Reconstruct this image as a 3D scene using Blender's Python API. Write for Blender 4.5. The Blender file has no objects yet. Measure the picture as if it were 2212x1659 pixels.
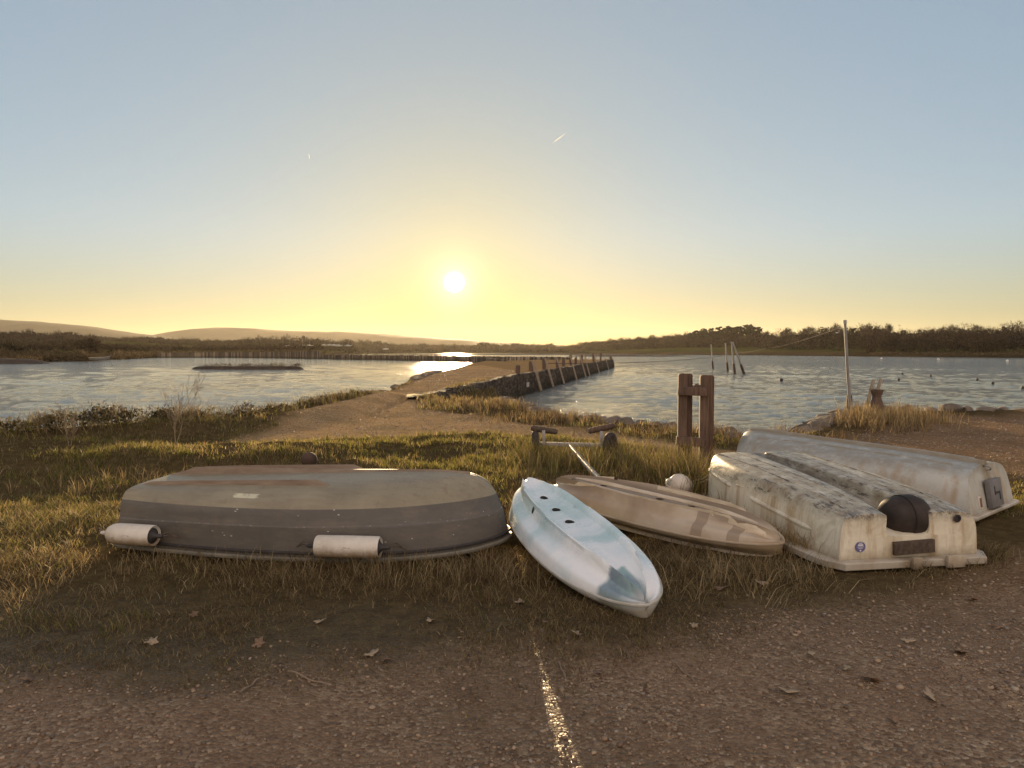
import bpy, bmesh, math, random
import numpy as np
from mathutils import Vector, Matrix, Euler

SC = bpy.context.scene
COL = SC.collection
rng = np.random.default_rng(7)
random.seed(7)
R = math.radians

# ------------------------------------------------------------------ camera
# survey scale: the photo measured on a 2212 x 1659 grid
W, H, F = 2212.0, 1659.0, 1550.0
CX, CY, HOR = W / 2, H / 2, 759.0
CAMZ = 1.6
PITCH = math.atan((CY - HOR) / F)
cp, sp = math.cos(PITCH), math.sin(PITCH)

def ray(px, py):
    x = (px - CX) / F
    v = -(py - CY) / F
    return Vector((x, cp + v * sp, -sp + v * cp))

def G(px, py, z=0.0):
    d = ray(px, py)
    t = (z - CAMZ) / d.z
    return Vector((d.x * t, d.y * t, z))

def D(px, py, Y):
    d = ray(px, py)
    t = Y / d.y
    return Vector((d.x * t, Y, CAMZ + d.z * t))

cam = bpy.data.cameras.new("camera")
cam.sensor_width = 36.0
cam.lens = 36.0 * F / W
cam.clip_start = 0.05
cam.clip_end = 30000
camo = bpy.data.objects.new("camera", cam)
camo.location = (0, 0, CAMZ)
camo.rotation_euler = (math.pi / 2 - PITCH, 0, 0)
COL.objects.link(camo)
SC.camera = camo

# ------------------------------------------------------------------ helpers
def tag(o, label=None, cat=None, group=None, kind=None):
    if label: o["label"] = label
    if cat: o["category"] = cat
    if group: o["group"] = group
    if kind: o["kind"] = kind
    return o

def empty(name, loc=(0, 0, 0), rz=0.0, label=None, cat=None, group=None, rot=None):
    o = bpy.data.objects.new(name, None)
    o.empty_display_size = 0.2
    o.location = loc
    o.rotation_euler = rot if rot else (0, 0, rz)
    COL.objects.link(o)
    return tag(o, label, cat, group)

def copy_tree(o, parent=None):
    c = o.copy()
    COL.objects.link(c)
    if parent is not None:
        c.parent = parent
    for ch in list(o.children):
        copy_tree(ch, c)
    return c

class MB:
    """collects shapes for ONE mesh"""
    def __init__(s):
        s.v = []; s.f = []
    def add(s, vs, fs):
        o = len(s.v)
        s.v.extend([tuple(p) for p in vs])
        s.f.extend([tuple(i + o for i in f) for f in fs])
    def box(s, c, size, rot=None, bev=0.0):
        bm = bmesh.new()
        bmesh.ops.create_cube(bm, size=1.0)
        for v in bm.verts:
            v.co = Vector((v.co.x * size[0], v.co.y * size[1], v.co.z * size[2]))
        if bev > 0:
            bmesh.ops.bevel(bm, geom=list(bm.edges), offset=bev, segments=2, affect='EDGES', profile=0.5)
        m = Matrix.Translation(Vector(c)) @ (rot.to_matrix().to_4x4() if rot else Matrix.Identity(4))
        bm.verts.index_update()
        s.add([m @ v.co for v in bm.verts], [[v.index for v in f.verts] for f in bm.faces])
        bm.free()
    def tube(s, pts, r, n=8, caps=True):
        pts = [Vector(p) for p in pts]
        rs = r if isinstance(r, (list, tuple)) else [r] * len(pts)
        vs = []; fs = []
        prev = None
        for i, p in enumerate(pts):
            a = pts[max(i - 1, 0)]; b = pts[min(i + 1, len(pts) - 1)]
            t = (b - a)
            if t.length < 1e-9: t = Vector((0, 0, 1))
            t.normalize()
            if prev is None:
                u = t.orthogonal().normalized()
            else:
                u = (prev - t * prev.dot(t))
                u = u.normalized() if u.length > 1e-6 else t.orthogonal().normalized()
            prev = u
            w = t.cross(u)
            for k in range(n):
                a_ = 2 * math.pi * k / n
                vs.append(p + (u * math.cos(a_) + w * math.sin(a_)) * rs[i])
        for i in range(len(pts) - 1):
            for k in range(n):
                k2 = (k + 1) % n
                fs.append((i * n + k, i * n + k2, (i + 1) * n + k2, (i + 1) * n + k))
        if caps:
            fs.append(tuple(range(n - 1, -1, -1)))
            fs.append(tuple((len(pts) - 1) * n + k for k in range(n)))
        s.add(vs, fs)
    def lathe(s, prof, n=24, m=None):
        m = m or Matrix.Identity(4)
        vs = []; fs = []
        for (r, z) in prof:
            for k in range(n):
                a = 2 * math.pi * k / n
                vs.append(m @ Vector((r * math.cos(a), r * math.sin(a), z)))
        for i in range(len(prof) - 1):
            for k in range(n):
                k2 = (k + 1) % n
                fs.append((i * n + k, i * n + k2, (i + 1) * n + k2, (i + 1) * n + k))
        fs.append(tuple(range(n - 1, -1, -1)))
        fs.append(tuple((len(prof) - 1) * n + k for k in range(n)))
        s.add(vs, fs)
    def build(s, name, mat, parent=None, smooth=True, sharp=35, loc=None):
        me = bpy.data.meshes.new(name)
        me.from_pydata(s.v, [], s.f)
        me.update()
        if mat: me.materials.append(mat)
        if smooth:
            me.shade_smooth()
            me.set_sharp_from_angle(angle=R(sharp))
        o = bpy.data.objects.new(name, me)
        COL.objects.link(o)
        if parent is not None: o.parent = parent
        if loc is not None: o.location = loc
        return o

def np_mesh(name, V, faces3=None, faces4=None, mat=None, parent=None, smooth=False, attrs=None):
    """fast mesh from numpy arrays; attrs: {name: (N,4) point colours}"""
    me = bpy.data.meshes.new(name)
    V = np.ascontiguousarray(V, dtype=np.float32)
    me.vertices.add(len(V))
    me.vertices.foreach_set("co", V.ravel())
    n3 = 0 if faces3 is None else len(faces3)
    n4 = 0 if faces4 is None else len(faces4)
    idx = []
    if n3: idx.append(np.asarray(faces3, np.int32).ravel())
    if n4: idx.append(np.asarray(faces4, np.int32).ravel())
    idx = np.concatenate(idx)
    starts = np.concatenate([np.arange(n3, dtype=np.int32) * 3, n3 * 3 + np.arange(n4, dtype=np.int32) * 4])
    me.loops.add(len(idx))
    me.loops.foreach_set("vertex_index", idx)
    me.polygons.add(n3 + n4)
    me.polygons.foreach_set("loop_start", starts)
    me.update(calc_edges=True)
    me.validate()
    for k, a in (attrs or {}).items():
        at = me.color_attributes.new(k, 'FLOAT_COLOR', 'POINT')
        at.data.foreach_set("color", np.ascontiguousarray(a, np.float32).ravel())
    if smooth: me.shade_smooth()
    if mat: me.materials.append(mat)
    o = bpy.data.objects.new(name, me)
    COL.objects.link(o)
    if parent is not None: o.parent = parent
    return o

# lattice value noise
def _hash(ix, iy, seed):
    h = (ix.astype(np.int64) * 374761393 + iy.astype(np.int64) * 668265263 + seed * 1442695041) & 0x7fffffff
    h = (h ^ (h >> 13)) * 1274126177 & 0x7fffffff
    return ((h ^ (h >> 16)) & 0xffff) / 65535.0

def vnoise(x, y, seed=0):
    x = np.asarray(x, float); y = np.asarray(y, float)
    ix = np.floor(x); iy = np.floor(y)
    fx = x - ix; fy = y - iy
    fx = fx * fx * (3 - 2 * fx); fy = fy * fy * (3 - 2 * fy)
    a = _hash(ix, iy, seed); b = _hash(ix + 1, iy, seed)
    c = _hash(ix, iy + 1, seed); d = _hash(ix + 1, iy + 1, seed)
    return (a * (1 - fx) + b * fx) * (1 - fy) + (c * (1 - fx) + d * fx) * fy

def fbm(x, y, seed=0, oct=4):
    s = 0; a = 0.5; t = 0
    for i in range(oct):
        s = s + a * vnoise(np.asarray(x) * 2 ** i, np.asarray(y) * 2 ** i, seed + i * 17)
        t += a; a *= 0.5
    return s / t

def poly_sd(x, y, poly):
    """signed distance, positive inside"""
    x = np.asarray(x, float); y = np.asarray(y, float)
    d2 = np.full(x.shape, 1e18); ins = np.zeros(x.shape, bool)
    n = len(poly)
    for i in range(n):
        x1, y1 = poly[i][:2]; x2, y2 = poly[(i + 1) % n][:2]
        ex, ey = x2 - x1, y2 - y1
        L = ex * ex + ey * ey + 1e-12
        t = np.clip(((x - x1) * ex + (y - y1) * ey) / L, 0, 1)
        dx = x - (x1 + t * ex); dy = y - (y1 + t * ey)
        d2 = np.minimum(d2, dx * dx + dy * dy)
        c = ((y1 > y) != (y2 > y)) & (x < (x2 - x1) * (y - y1) / (y2 - y1 + 1e-15) + x1)
        ins ^= c
    d = np.sqrt(d2)
    return np.where(ins, d, -d)

def sstep(a, b, x):
    t = np.clip((np.asarray(x, float) - a) / (b - a), 0, 1)
    return t * t * (3 - 2 * t)

# ------------------------------------------------------------------ materials
def new_mat(name):
    m = bpy.data.materials.new(name)
    m.use_nodes = True
    nt = m.node_tree
    nt.nodes.clear()
    out = nt.nodes.new("ShaderNodeOutputMaterial")
    return m, nt, out

class NG:
    """tiny node-graph builder"""
    def __init__(s, nt): s.nt = nt
    def n(s, t, **kw):
        nd = s.nt.nodes.new(t)
        for k, v in kw.items():
            if k in nd.inputs.keys() if hasattr(nd.inputs, 'keys') else False:
                pass
            setattr(nd, k, v)
        return nd
    def lk(s, a, b): s.nt.links.new(a, b)
    def coord(s, which="Object"):
        return s.n("ShaderNodeTexCoord").outputs[which]
    def noise(s, vec, scale, detail=4, rough=0.55, dist=0.0):
        nd = s.n("ShaderNodeTexNoise")
        nd.inputs["Scale"].default_value = scale
        nd.inputs["Detail"].default_value = detail
        nd.inputs["Roughness"].default_value = rough
        nd.inputs["Distortion"].default_value = dist
        if vec is not None: s.lk(vec, nd.inputs["Vector"])
        return nd.outputs["Fac"]
    def voro(s, vec, scale, feature='F1', out="Distance", rand=1.0):
        nd = s.n("ShaderNodeTexVoronoi", feature=feature)
        nd.inputs["Scale"].default_value = scale
        nd.inputs["Randomness"].default_value = rand
        if vec is not None: s.lk(vec, nd.inputs["Vector"])
        return nd.outputs[out]
    def mapping(s, vec, scale=(1, 1, 1), rot=(0, 0, 0), loc=(0, 0, 0)):
        nd = s.n("ShaderNodeMapping")
        nd.inputs["Scale"].default_value = scale
        nd.inputs["Rotation"].default_value = rot
        nd.inputs["Location"].default_value = loc
        s.lk(vec, nd.inputs["Vector"])
        return nd.outputs["Vector"]
    def ramp(s, fac, stops, interp='LINEAR'):
        nd = s.n("ShaderNodeValToRGB")
        cr = nd.color_ramp
        cr.interpolation = interp
        while len(cr.elements) < len(stops): cr.elements.new(0.5)
        for e, (p, c) in zip(cr.elements, stops):
            e.position = p
            e.color = (c, c, c, 1) if isinstance(c, (int, float)) else tuple(c) + (1,)
        s.lk(fac, nd.inputs["Fac"])
        return nd.outputs["Color"]
    def mix(s, fac, a, b, mode='MIX'):
        nd = s.n("ShaderNodeMix", data_type='RGBA', blend_type=mode)
        for sock, val in ((nd.inputs["Factor"], fac), (nd.inputs["A"], a), (nd.inputs["B"], b)):
            pass
        ins = [i for i in nd.inputs if i.enabled]
        fac_i, a_i, b_i = ins[0], ins[1], ins[2]
        for sock, val in ((fac_i, fac), (a_i, a), (b_i, b)):
            if hasattr(val, "links"): s.lk(val, sock)
            elif isinstance(val, (int, float)): sock.default_value = val if sock is fac_i else (val, val, val, 1)
            else: sock.default_value = tuple(val) + (1,)
        return [o for o in nd.outputs if o.enabled][0]
    def math(s, op, a, b=None, clamp=False):
        nd = s.n("ShaderNodeMath", operation=op)
        nd.use_clamp = clamp
        for i, val in ((0, a), (1, b)):
            if val is None: continue
            if hasattr(val, "links"): s.lk(val, nd.inputs[i])
            else: nd.inputs[i].default_value = val
        return nd.outputs[0]
    def sep(s, vec):
        nd = s.n("ShaderNodeSeparateXYZ"); s.lk(vec, nd.inputs[0])
        return nd.outputs
    def bump(s, h, strength=0.5, dist=0.01, normal=None):
        nd = s.n("ShaderNodeBump")
        nd.inputs["Strength"].default_value = strength
        nd.inputs["Distance"].default_value = dist
        s.lk(h, nd.inputs["Height"])
        if normal is not None: s.lk(normal, nd.inputs["Normal"])
        return nd.outputs["Normal"]
    def bsdf(s, out, color, rough=0.7, normal=None, spec=0.5, metal=0.0, coat=0.0):
        nd = s.n("ShaderNodeBsdfPrincipled")
        for sock, val in ((nd.inputs["Base Color"], color), (nd.inputs["Roughness"], rough)):
            if hasattr(val, "links"): s.lk(val, sock)
            elif isinstance(val, (int, float)): sock.default_value = val
            else: sock.default_value = tuple(val) + (1,)
        nd.inputs["Specular IOR Level"].default_value = spec
        nd.inputs["Metallic"].default_value = metal
        nd.inputs["Coat Weight"].default_value = coat
        if normal is not None: s.lk(normal, nd.inputs["Normal"])
        s.lk(nd.outputs[0], out.inputs["Surface"])
        return nd

def simple_mat(name, c1, c2, scale=6.0, rough=0.7, bump=0.3, bscale=40.0, bdist=0.005, spec=0.4, stretch=(1, 1, 1)):
    m, nt, out = new_mat(name)
    g = NG(nt)
    co = g.mapping(g.coord(), stretch)
    f = g.noise(co, scale, 5, 0.6)
    col = g.ramp(f, [(0.3, c1), (0.7, c2)])
    nb = g.bump(g.noise(co, bscale, 4, 0.6), bump, bdist)
    g.bsdf(out, col, rough, nb, spec)
    return m

def vcol_leaf_mat(name, rough=0.6, trans=0.45, spec=0.25):
    m, nt, out = new_mat(name)
    g = NG(nt)
    a = g.n("ShaderNodeAttribute", attribute_name="col")
    d = g.n("ShaderNodeBsdfPrincipled")
    g.lk(a.outputs["Color"], d.inputs["Base Color"])
    d.inputs["Roughness"].default_value = rough
    d.inputs["Specular IOR Level"].default_value = spec
    t = g.n("ShaderNodeBsdfTranslucent")
    g.lk(a.outputs["Color"], t.inputs["Color"])
    mx = g.n("ShaderNodeMixShader")
    mx.inputs[0].default_value = trans
    g.lk(d.outputs[0], mx.inputs[1]); g.lk(t.outputs[0], mx.inputs[2])
    g.lk(mx.outputs[0], out.inputs["Surface"])
    return m

def vcol_mat(name, rough=0.8, spec=0.3):
    m, nt, out = new_mat(name)
    g = NG(nt)
    a = g.n("ShaderNodeAttribute", attribute_name="col")
    g.bsdf(out, a.outputs["Color"], rough, None, spec)
    return m

# ------------------------------------------------------------------ sun, sky, haze
SUN_AZ = math.atan((982 - CX) / F)          # slightly left of straight ahead
SUN_EL = R(5.45)
SUNV = Vector((math.sin(SUN_AZ) * math.cos(SUN_EL), math.cos(SUN_AZ) * math.cos(SUN_EL), math.sin(SUN_EL)))

sun = bpy.data.lights.new("sun", 'SUN')
sun.energy = 5.0
sun.angle = R(0.53)
sun.color = (1.0, 0.72, 0.40)
suno = bpy.data.objects.new("sun", sun)
suno.rotation_euler = (-SUNV).to_track_quat('-Z', 'Y').to_euler()
suno.location = (0, 0, 60)
COL.objects.link(suno)

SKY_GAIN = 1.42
world = bpy.data.worlds.new("World")
SC.world = world
world.use_nodes = True
nt = world.node_tree
nt.nodes.clear()
g = NG(nt)
wout = g.n("ShaderNodeOutputWorld")
sky = g.n("ShaderNodeTexSky", sky_type='NISHITA')
sky.sun_disc = False
sky.sun_elevation = SUN_EL
sky.sun_rotation = SUN_AZ
sky.altitude = 0
sky.air_density = 1.0
sky.dust_density = 0.18
sky.ozone_density = 2.2
bg = g.n("ShaderNodeBackground")
bg.inputs["Strength"].default_value = 0.12
gam = g.n("ShaderNodeGamma")
gam.inputs["Gamma"].default_value = 0.42
g.lk(sky.outputs[0], gam.inputs["Color"])
dirv = g.coord("Generated")
dz = g.sep(dirv)[2]
def dotto(v):
    nd = g.n("ShaderNodeVectorMath", operation='DOT_PRODUCT')
    g.lk(dirv, nd.inputs[0]); nd.inputs[1].default_value = v
    return nd.outputs["Value"]
def srange(val, a, b, lo=0.0, hi=1.0):
    nd = g.n("ShaderNodeMapRange", interpolation_type='SMOOTHSTEP')
    g.lk(val, nd.inputs["Value"])
    for k, q in (("From Min", a), ("From Max", b), ("To Min", lo), ("To Max", hi)): nd.inputs[k].default_value = q
    return nd.outputs[0]
angl = g.math('ARCCOSINE', g.math('MINIMUM', dotto(SUNV), .99999))
glow = g.math('POWER', 2.718, g.math('MULTIPLY', angl, -1 / R(11)))
warm = g.mix(glow, (1, 1, 1), (1.20, .97, .50))     # dusty air round the low sun
low = g.mix(srange(dz, .0, .17, 1.0, 0.0), (1, 1, 1), (.86, .775, .53))                              # dusty horizon band
skyc = g.mix(1.0, gam.outputs[0], (.94, .98, 1.04), 'MULTIPLY')
skyc = g.mix(1.0, skyc, warm, 'MULTIPLY')
skyc = g.mix(1.0, skyc, low, 'MULTIPLY')
# extra warm glow added to the sky behind the camera to fill the shade
back_fill = g.math('MULTIPLY', srange(dotto(Vector((-SUNV.x, -SUNV.y, .35)).normalized()), .05, .95), srange(dz, -.02, .04))
skyc = g.mix(back_fill, skyc, (3.1, 2.15, 1.6), 'ADD')
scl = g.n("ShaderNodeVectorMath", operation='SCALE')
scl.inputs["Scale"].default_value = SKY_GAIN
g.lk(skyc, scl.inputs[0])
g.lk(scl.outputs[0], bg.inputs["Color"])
# the visible sun and its aureole, by true direction in the sky
cosang = dotto(SUNV)
disc = g.n("ShaderNodeMapRange", interpolation_type='SMOOTHSTEP')
g.lk(cosang, disc.inputs["Value"])
disc.inputs["From Min"].default_value = math.cos(R(0.86))
disc.inputs["From Max"].default_value = math.cos(R(0.48))
bg2 = g.n("ShaderNodeBackground")
bg2.inputs["Color"].default_value = (1.0, 0.95, 0.75, 1)
aur = g.math('MULTIPLY', g.math('POWER', 2.718, g.math('MULTIPLY', angl, -1 / R(1.1))), .55)
g.lk(g.math('ADD', g.math('MULTIPLY', disc.outputs[0], 5.0), aur), bg2.inputs["Strength"])
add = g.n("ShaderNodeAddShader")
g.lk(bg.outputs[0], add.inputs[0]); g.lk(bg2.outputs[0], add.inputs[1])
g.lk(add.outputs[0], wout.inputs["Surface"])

SC.view_settings.view_transform = 'Standard'
SC.view_settings.look = 'None'
SC.view_settings.exposure = 1.0
SC.view_settings.gamma = 1.0
SC.view_settings.use_curve_mapping = False

SC.render.engine = 'CYCLES'
cy = SC.cycles
cy.use_denoising = True
cy.max_bounces = 6
cy.diffuse_bounces = 2
cy.glossy_bounces = 3
cy.transmission_bounces = 3
cy.volume_bounces = 0
cy.transparent_max_bounces = 4
cy.sample_clamp_indirect = 4.0
cy.caustics_reflective = False
cy.caustics_refractive = False

# ------------------------------------------------------------------ terrain
WATER = -1.2

NEAR_LAND = [(-60, -12), (-60, 11.5), (-30, 12.4), (-14, 12.4), (-9.2, 12.7), (-7.0, 13.9), (-6.2, 15.2), (-5.4, 17.5), (-5.1, 22), (-4.8, 28),
             (-5.3, 38), (-5.5, 47), (-5.1, 62), (-4.9, 89), (-4.4, 112), (3.4, 126), (14.0, 136), (18.4, 133),
             (18.3, 129.6), (0.6, 46.7), (-0.9, 38.2), (-0.4, 31), (0.05, 25), (0.25, 21), (1.15, 17.9), (2.05, 16.2),
             (3.1, 15.1), (3.95, 14.1), (4.6, 13.2), (5.4, 13.2), (6.4, 14.6), (7.4, 16.2), (8.3, 17.4), (9.6, 18.3), (12.5, 17.4),
             (15.7, 16.4), (30, 15), (60, 14), (60, -12)]
SHELF = [(-3.1, 24.6), (-2.15, 30.2), (-1.2, 38.5), (0.2, 40), (0.4, 26), (0.4, 22.3), (-0.8, 22.3)]

# zones seen in the photo, as ground outlines
def gpoly(pts, z=0.0):
    return [tuple(G(x, y, z))[:2] for x, y in pts]

PATH = gpoly([(440, 962), (560, 936), (650, 908), (740, 882), (850, 846), (905, 822), (960, 800), (1040, 790), (1128, 806), (1060, 822), (1000, 838),
              (932, 855), (903, 868), (925, 884), (1050, 902), (1250, 927), (1400, 944), (1560, 965), (1660, 980), (1560, 992), (1440, 975),
              (1300, 958), (1180, 945), (1000, 938), (850, 946), (700, 952)])
RIGHT_GRAVEL = gpoly([(1600, 968), (1700, 955), (1800, 952), (1880, 925), (1930, 897), (2060, 902), (2260, 905), (2700, 915), (2700, 1130), (2260, 1040),
                      (2160, 1018), (2080, 1000), (1960, 990), (1760, 985)])
FRONT_GRAVEL = gpoly([(-1500, 1440), (0, 1448), (250, 1462), (420, 1478), (620, 1446), (820, 1432), (980, 1400), (1120, 1372), (1290, 1392), (1500, 1372), (1640, 1318),
                      (1820, 1290), (2000, 1262), (2212, 1195), (2500, 1140), (3300, 1140), (3300, 4000), (-1500, 4000)])

FAR_SHORE = [(-1600, 120), (-900, 150), (-300, 168), (0, 180), (185, 207), (260, 250), (340, 318), (440, 345), (560, 330), (690, 330), (705, 560), (800, 900),
             (1000, 1050), (1230, 820), (1380, 640), (1500, 575), (1640, 505), (1800, 434), (2000, 361), (2212, 312), (2700, 240), (3600, 190)]

def shore_depth(x, y):
    u = np.asarray(x) / np.maximum(np.asarray(y), 1e-3) * F + CX
    xs = [p[0] for p in FAR_SHORE]; ys = [p[1] for p in FAR_SHORE]
    return np.interp(u, xs, ys), u

def far_height(d, u):
    """height above sea of the land beyond the far shore; d = distance inland"""
    z = WATER + sstep(0, 5, d) * 1.1 + sstep(4, 22, d) * 1.2
    slope = np.interp(u, [-200, 0, 300, 500, 700, 1250, 1450, 1700, 1900, 2212, 2600], [.020, .020, .024, .012, .004, .006, .03, .035, .02, .02, .02])
    return z + np.clip(d - 22, 0, 420) * slope

def height(x, y):
    x = np.asarray(x, float); y = np.asarray(y, float)
    sd = poly_sd(x, y, NEAR_LAND)
    path = sstep(-.5, .6, poly_sd(x, y, PATH))
    rg = sstep(-.5, .6, poly_sd(x, y, RIGHT_GRAVEL))
    fg = sstep(-.4, .5, poly_sd(x, y, FRONT_GRAVEL))
    flat = np.maximum(np.maximum(path, rg), fg)
    h = 0.10 * sstep(22, 34, y)
    # tussocky turf behind the boats, nearly flat gravel
    lump = (fbm(x * .9, y * 1.5, 3, 4) - .5) * .26 * sstep(6.3, 8.0, y) * (1 - sstep(16, 24, y))
    small = (fbm(x * 3.2, y * 3.2, 5, 3) - .5) * .05
    h = h + (lump + small) * (1 - .85 * flat) + (fbm(x * 1.1, y * 1.1, 9, 3) - .5) * .035 * flat
    # low grassy step on the left, lagoon bank behind it
    left = 1 - sstep(-3.4, -1.8, x)
    h = h + left * .17 * sstep(9.3, 10.3, y - .12 * (x + 6)) * (1 - sstep(11.2, 12.0, y)) * (1 - path)
    h = h - left * .05 * np.exp(-((y - 8.4) / .9) ** 2)
    bank = np.exp(-((sd - .9) / .75) ** 2) * (x < -3.5) * (y < 24)
    h = h + .27 * bank
    # raised lip along the right-hand inlet
    lip = np.exp(-((sd - .25) / .35) ** 2) * (x > 4.7) * (y < 20) * (y > 12)
    h = h + .14 * lip
    shelf = sstep(-.1, .7, poly_sd(x, y, SHELF))
    h = h - .60 * shelf
    edge = np.where((x < -3.2) & (y < 34), 1.3, .22)
    near = -2.4 + (h + 2.4) * sstep(-1, 0, sd / edge)
    sh, u = shore_depth(x, y)
    d = (y - sh)
    far = np.where(d > 0, far_height(d, u), -2.4 + sstep(-12, 0, d) * 1.15)
    far = far + (d > 6) * (fbm(x * .03, y * .03, 31, 3) - .5) * .8 * sstep(6, 40, d)
    return np.where(y > 140, far, near)

def build_ground():
    na, nr = 760, 700
    ang = np.linspace(R(-54), R(54), na)
    rad = 2.0 * (6200 / 2.0) ** (np.linspace(0, 1, nr) ** 0.93)
    A, RR = np.meshgrid(ang, rad)
    x = RR * np.sin(A); y = -6.0 + RR * np.cos(A)
    z = height(x, y)
    V = np.stack([x, y, z], -1).reshape(-1, 3)
    i = np.arange(nr - 1)[:, None] * na + np.arange(na - 1)[None, :]
    f = np.stack([i, i + 1, i + na + 1, i + na], -1).reshape(-1, 4)
    xx, yy = x.ravel(), y.ravel()
    wob = (fbm(xx * 1.3, yy * 1.3, 21, 4) - .5) * 1.1
    wob2 = (fbm(xx * 4.0, yy * 4.0, 22, 3) - .5) * .5
    gp = sstep(-.25, .35, poly_sd(xx, yy, PATH) + wob * .5 + wob2 * .3)
    gr = sstep(-.25, .35, poly_sd(xx, yy, RIGHT_GRAVEL) + wob * .4 + wob2 * .3)
    gf = sstep(-.30, .35, poly_sd(xx, yy, FRONT_GRAVEL) + wob * .35 + wob2 * .5)
    gravel = np.maximum(np.maximum(gp, gr), gf)
    jet = sstep(34, 60, yy) * (yy < 140) * .6
    gravel = np.maximum(gravel, jet)
    sh, u = shore_depth(xx, yy)
    far = (yy > 140) * 1.0
    field = far * sstep(20, 40, yy - sh)
    col = np.stack([gravel, far, field, np.ones_like(gravel)], -1)
    m, nt, out = new_mat("ground")
    g = NG(nt)
    at = g.n("ShaderNodeAttribute", attribute_name="zone")
    s = g.n("ShaderNodeSeparateColor"); g.lk(at.outputs["Color"], s.inputs[0])
    co = g.coord("Object")
    big = g.noise(co, .55, 4, .6)
    mid = g.noise(co, 3.5, 5, .6)
    fine = g.noise(co, 60, 4, .7)
    cell = g.voro(co, 55, out="Color")
    cs = g.n("ShaderNodeSeparateColor"); g.lk(cell, cs.inputs[0])
    peb = g.ramp(cs.outputs[0], [(0, (.11, .060, .034)), (.35, (.19, .122, .070)), (.7, (.26, .172, .100)), (.93, (.33, .235, .145)), (1, (.42, .32, .21))])
    dirt = g.ramp(mid, [(.3, (.16, .095, .052)), (.7, (.25, .158, .090))])
    peb = g.mix(g.ramp(g.noise(co, 1.7, 4, .65), [(.36, .25), (.62, .9)]), dirt, peb)
    peb = g.mix(g.math('MULTIPLY', g.ramp(big, [(.45, 0), (.68, 1)]), .45), peb, (.075, .060, .034))
    turf = g.ramp(g.noise(co, 8, 5, .7), [(.25, (.045, .032, .016)), (.5, (.085, .060, .028)), (.75, (.13, .095, .045))])
    gp_ = g.sep(g.n('ShaderNodeNewGeometry').outputs['Position']); pathy = gp_[1]
    pale_far = g.n('ShaderNodeMapRange'); g.lk(pathy, pale_far.inputs[0]); pale_far.inputs[1].default_value = 9.5; pale_far.inputs[2].default_value = 12.5
    drx = g.n('ShaderNodeMapRange'); g.lk(gp_[0], drx.inputs[0]); drx.inputs[1].default_value = 3.5; drx.inputs[2].default_value = 5.0; drx.inputs[3].default_value = 1; drx.inputs[4].default_value = 0
    drx2 = g.math('MAXIMUM', drx.outputs[0], g.math('GREATER_THAN', pathy, 25.0))
    peb = g.mix(g.math('MULTIPLY', pale_far.outputs[0], drx2), peb, g.mix(1.0, peb, (1.58, 1.64, 1.45), 'MULTIPLY'))   # paler, yellower gravel on the causeway
    c = g.mix(s.outputs[0], turf, peb)
    farc = g.ramp(g.noise(co, .02, 4, .6), [(.3, (.045, .032, .017)), (.7, (.08, .056, .028))])
    fieldc = g.ramp(g.noise(co, .012, 3, .5), [(.35, (.045, .052, .014)), (.65, (.075, .068, .022))])
    farc = g.mix(s.outputs[2], farc, fieldc)
    c = g.mix(s.outputs[1], c, farc)
    z = g.sep(g.n("ShaderNodeNewGeometry").outputs["Position"])[2]
    wet = g.n("ShaderNodeMapRange"); g.lk(z, wet.inputs[0])
    wet.inputs[1].default_value = -1.3; wet.inputs[2].default_value = -.5; wet.inputs[3].default_value = .45; wet.inputs[4].default_value = 1
    c = g.mix(1.0, c, wet.outputs[0], 'MULTIPLY')
    hh = g.math('ADD', g.math('MULTIPLY', g.voro(co, 55), -1.2), g.math('MULTIPLY', fine, .6))
    hh = g.math('ADD', hh, g.math('MULTIPLY', g.voro(co, 19), -.9))
    nb = g.bump(hh, .9, .012)
    gb = g.bsdf(out, c, g.ramp(cs.outputs[1], [(0, .45), (1, .9)]), nb, .0)
    nearspec = g.n('ShaderNodeMapRange'); g.lk(pathy, nearspec.inputs[0]); nearspec.inputs[1].default_value = 3.7; nearspec.inputs[2].default_value = 4.8; nearspec.inputs[3].default_value = .16; nearspec.inputs[4].default_value = 0  # stronger specular on the near gravel
    g.lk(nearspec.outputs[0], gb.inputs['Specular IOR Level'])
    o = np_mesh("ground", V, None, f, m, None, True, {"zone": col})
    tag(o, kind="structure")
    return o
build_ground()

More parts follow.
